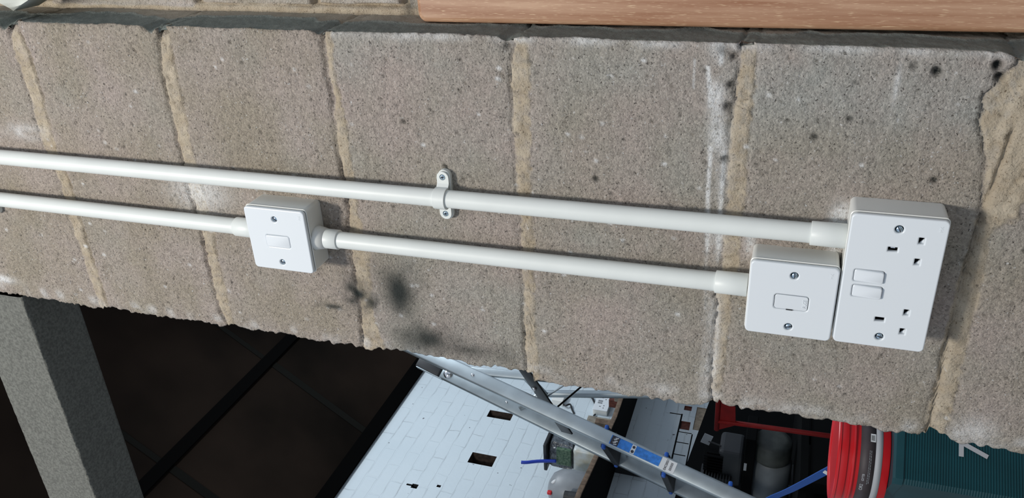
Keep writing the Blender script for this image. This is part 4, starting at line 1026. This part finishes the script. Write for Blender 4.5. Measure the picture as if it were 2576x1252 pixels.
cable('black_cable', [(-3042, 2870, 2010), (-3035, 2840, 2010), (-3035, 2800, 1960), (-3035, 2790, 1900), (-3035, 2790, 1834)], .005, 'gasket', 'dark cable dropping from the far plug socket to the shelf')
cable('black_cable', [(-3042, 2915, 2215), (-3030, 2890, 2190), (-3036, 2915, 2170), (-3042, 2880, 2150), (-3044, 2850, 2130)], .005, 'black', 'black cable curling out of the small junction box')

# white container with a black wrapped top, grey canister, blue hose
K = P(-2850, 2330, 1829)
T1 = thing('plastic_container', K, 'milky white plastic container with black wrapped top and green board on the shelf', 'container')
bm = bmesh.new(); box_bm(bm, (0, 0, .075), (.16, .17, .15), None, .018, 3); from_bm('container_body', bm, 'trans', T1, True)
bm = bmesh.new(); box_bm(bm, (0, .01, .215), (.15, .16, .13), None, .02, 3)
rg = random.Random(2)
for v_ in bm.verts: v_.co += Vector((rg.uniform(-1, 1), rg.uniform(-1, 1), rg.uniform(-1, 1))) * .006
from_bm('wrapped_top', bm, 'foil', T1)
bm = bmesh.new(); box_bm(bm, (.02, -.078, .195), (.10, .02, .075), None, .003); from_bm('green_board', bm, 'board', T1)
bm = bmesh.new(); box_bm(bm, (.005, -.005, .289), (.165, .185, .018), None, .005); from_bm('black_lid', bm, 'black', T1)
bm = bmesh.new(); box_bm(bm, (.081, -.02, .075), (.004, .022, .022)); from_bm('dark_vent', bm, 'gasket', T1)
cable('blue_hose', [(-2850, 2232, 2060), (-2850, 2222, 2100), (-2850, 2206, 2150), (-2850, 2184, 2200), (-2850, 2178, 2226)], .0085, 'hoseblue', 'short deep blue hose standing up from the wrapped container', 'hose')
K2 = P(-2800, 2010, 1829)
T2 = thing('canister', K2, 'rounded grey plastic canister with white cap hole at the end of the shelf', 'canister')
bm = bmesh.new(); lathe_bm(bm, [(0, 0), (.075, 0), (.085, .01), (.087, .10), (.082, .15), (.060, .185), (.03, .2), (0, .203)], 40); bmesh.ops.transform(bm, matrix=Matrix.Diagonal((1, 1.15, 1, 1)), verts=bm.verts)
from_bm('canister_body', bm, 'greyplas', T2, True)
bm = bmesh.new(); lathe_bm(bm, [(0, .0), (.014, 0), (.014, .01), (0, .011)], 20, Matrix.Translation((.056, -.03, .165)) @ Matrix.Rotation(.9, 4, 'Y')); from_bm('white_cap', bm, 'white', T2, True)
bm = bmesh.new(); box_bm(bm, (.03, -.075, .178), (.018, .018, .022), None, .005, 3); from_bm('red_nozzle', bm, 'red', T2)
for i, (dx, dy, s, h, m_, nm, lab) in enumerate(((.09, -.135, .05, .09, 'gasket', 'tin', 'small black tin in front of the grey canister'), (.05, -.20, .06, .07, 'shelf', 'tin', 'small rusty brown tin at the near end of the shelf'))):
    bm = bmesh.new(); r = s / 2; lathe_bm(bm, [(0, 0), (r, 0), (r, h * .7), (r * .95, h * .75), (r * (.95 if i < 2 else .4), h * .8), (r * (.9 if i < 2 else .4), h), (0, h)], 28)
    o = from_bm(nm, bm, m_, None, True); smooth_by_angle(o, 40); o.location = K2 + Vector((dx, dy, 0)); finish(o, lab, nm)
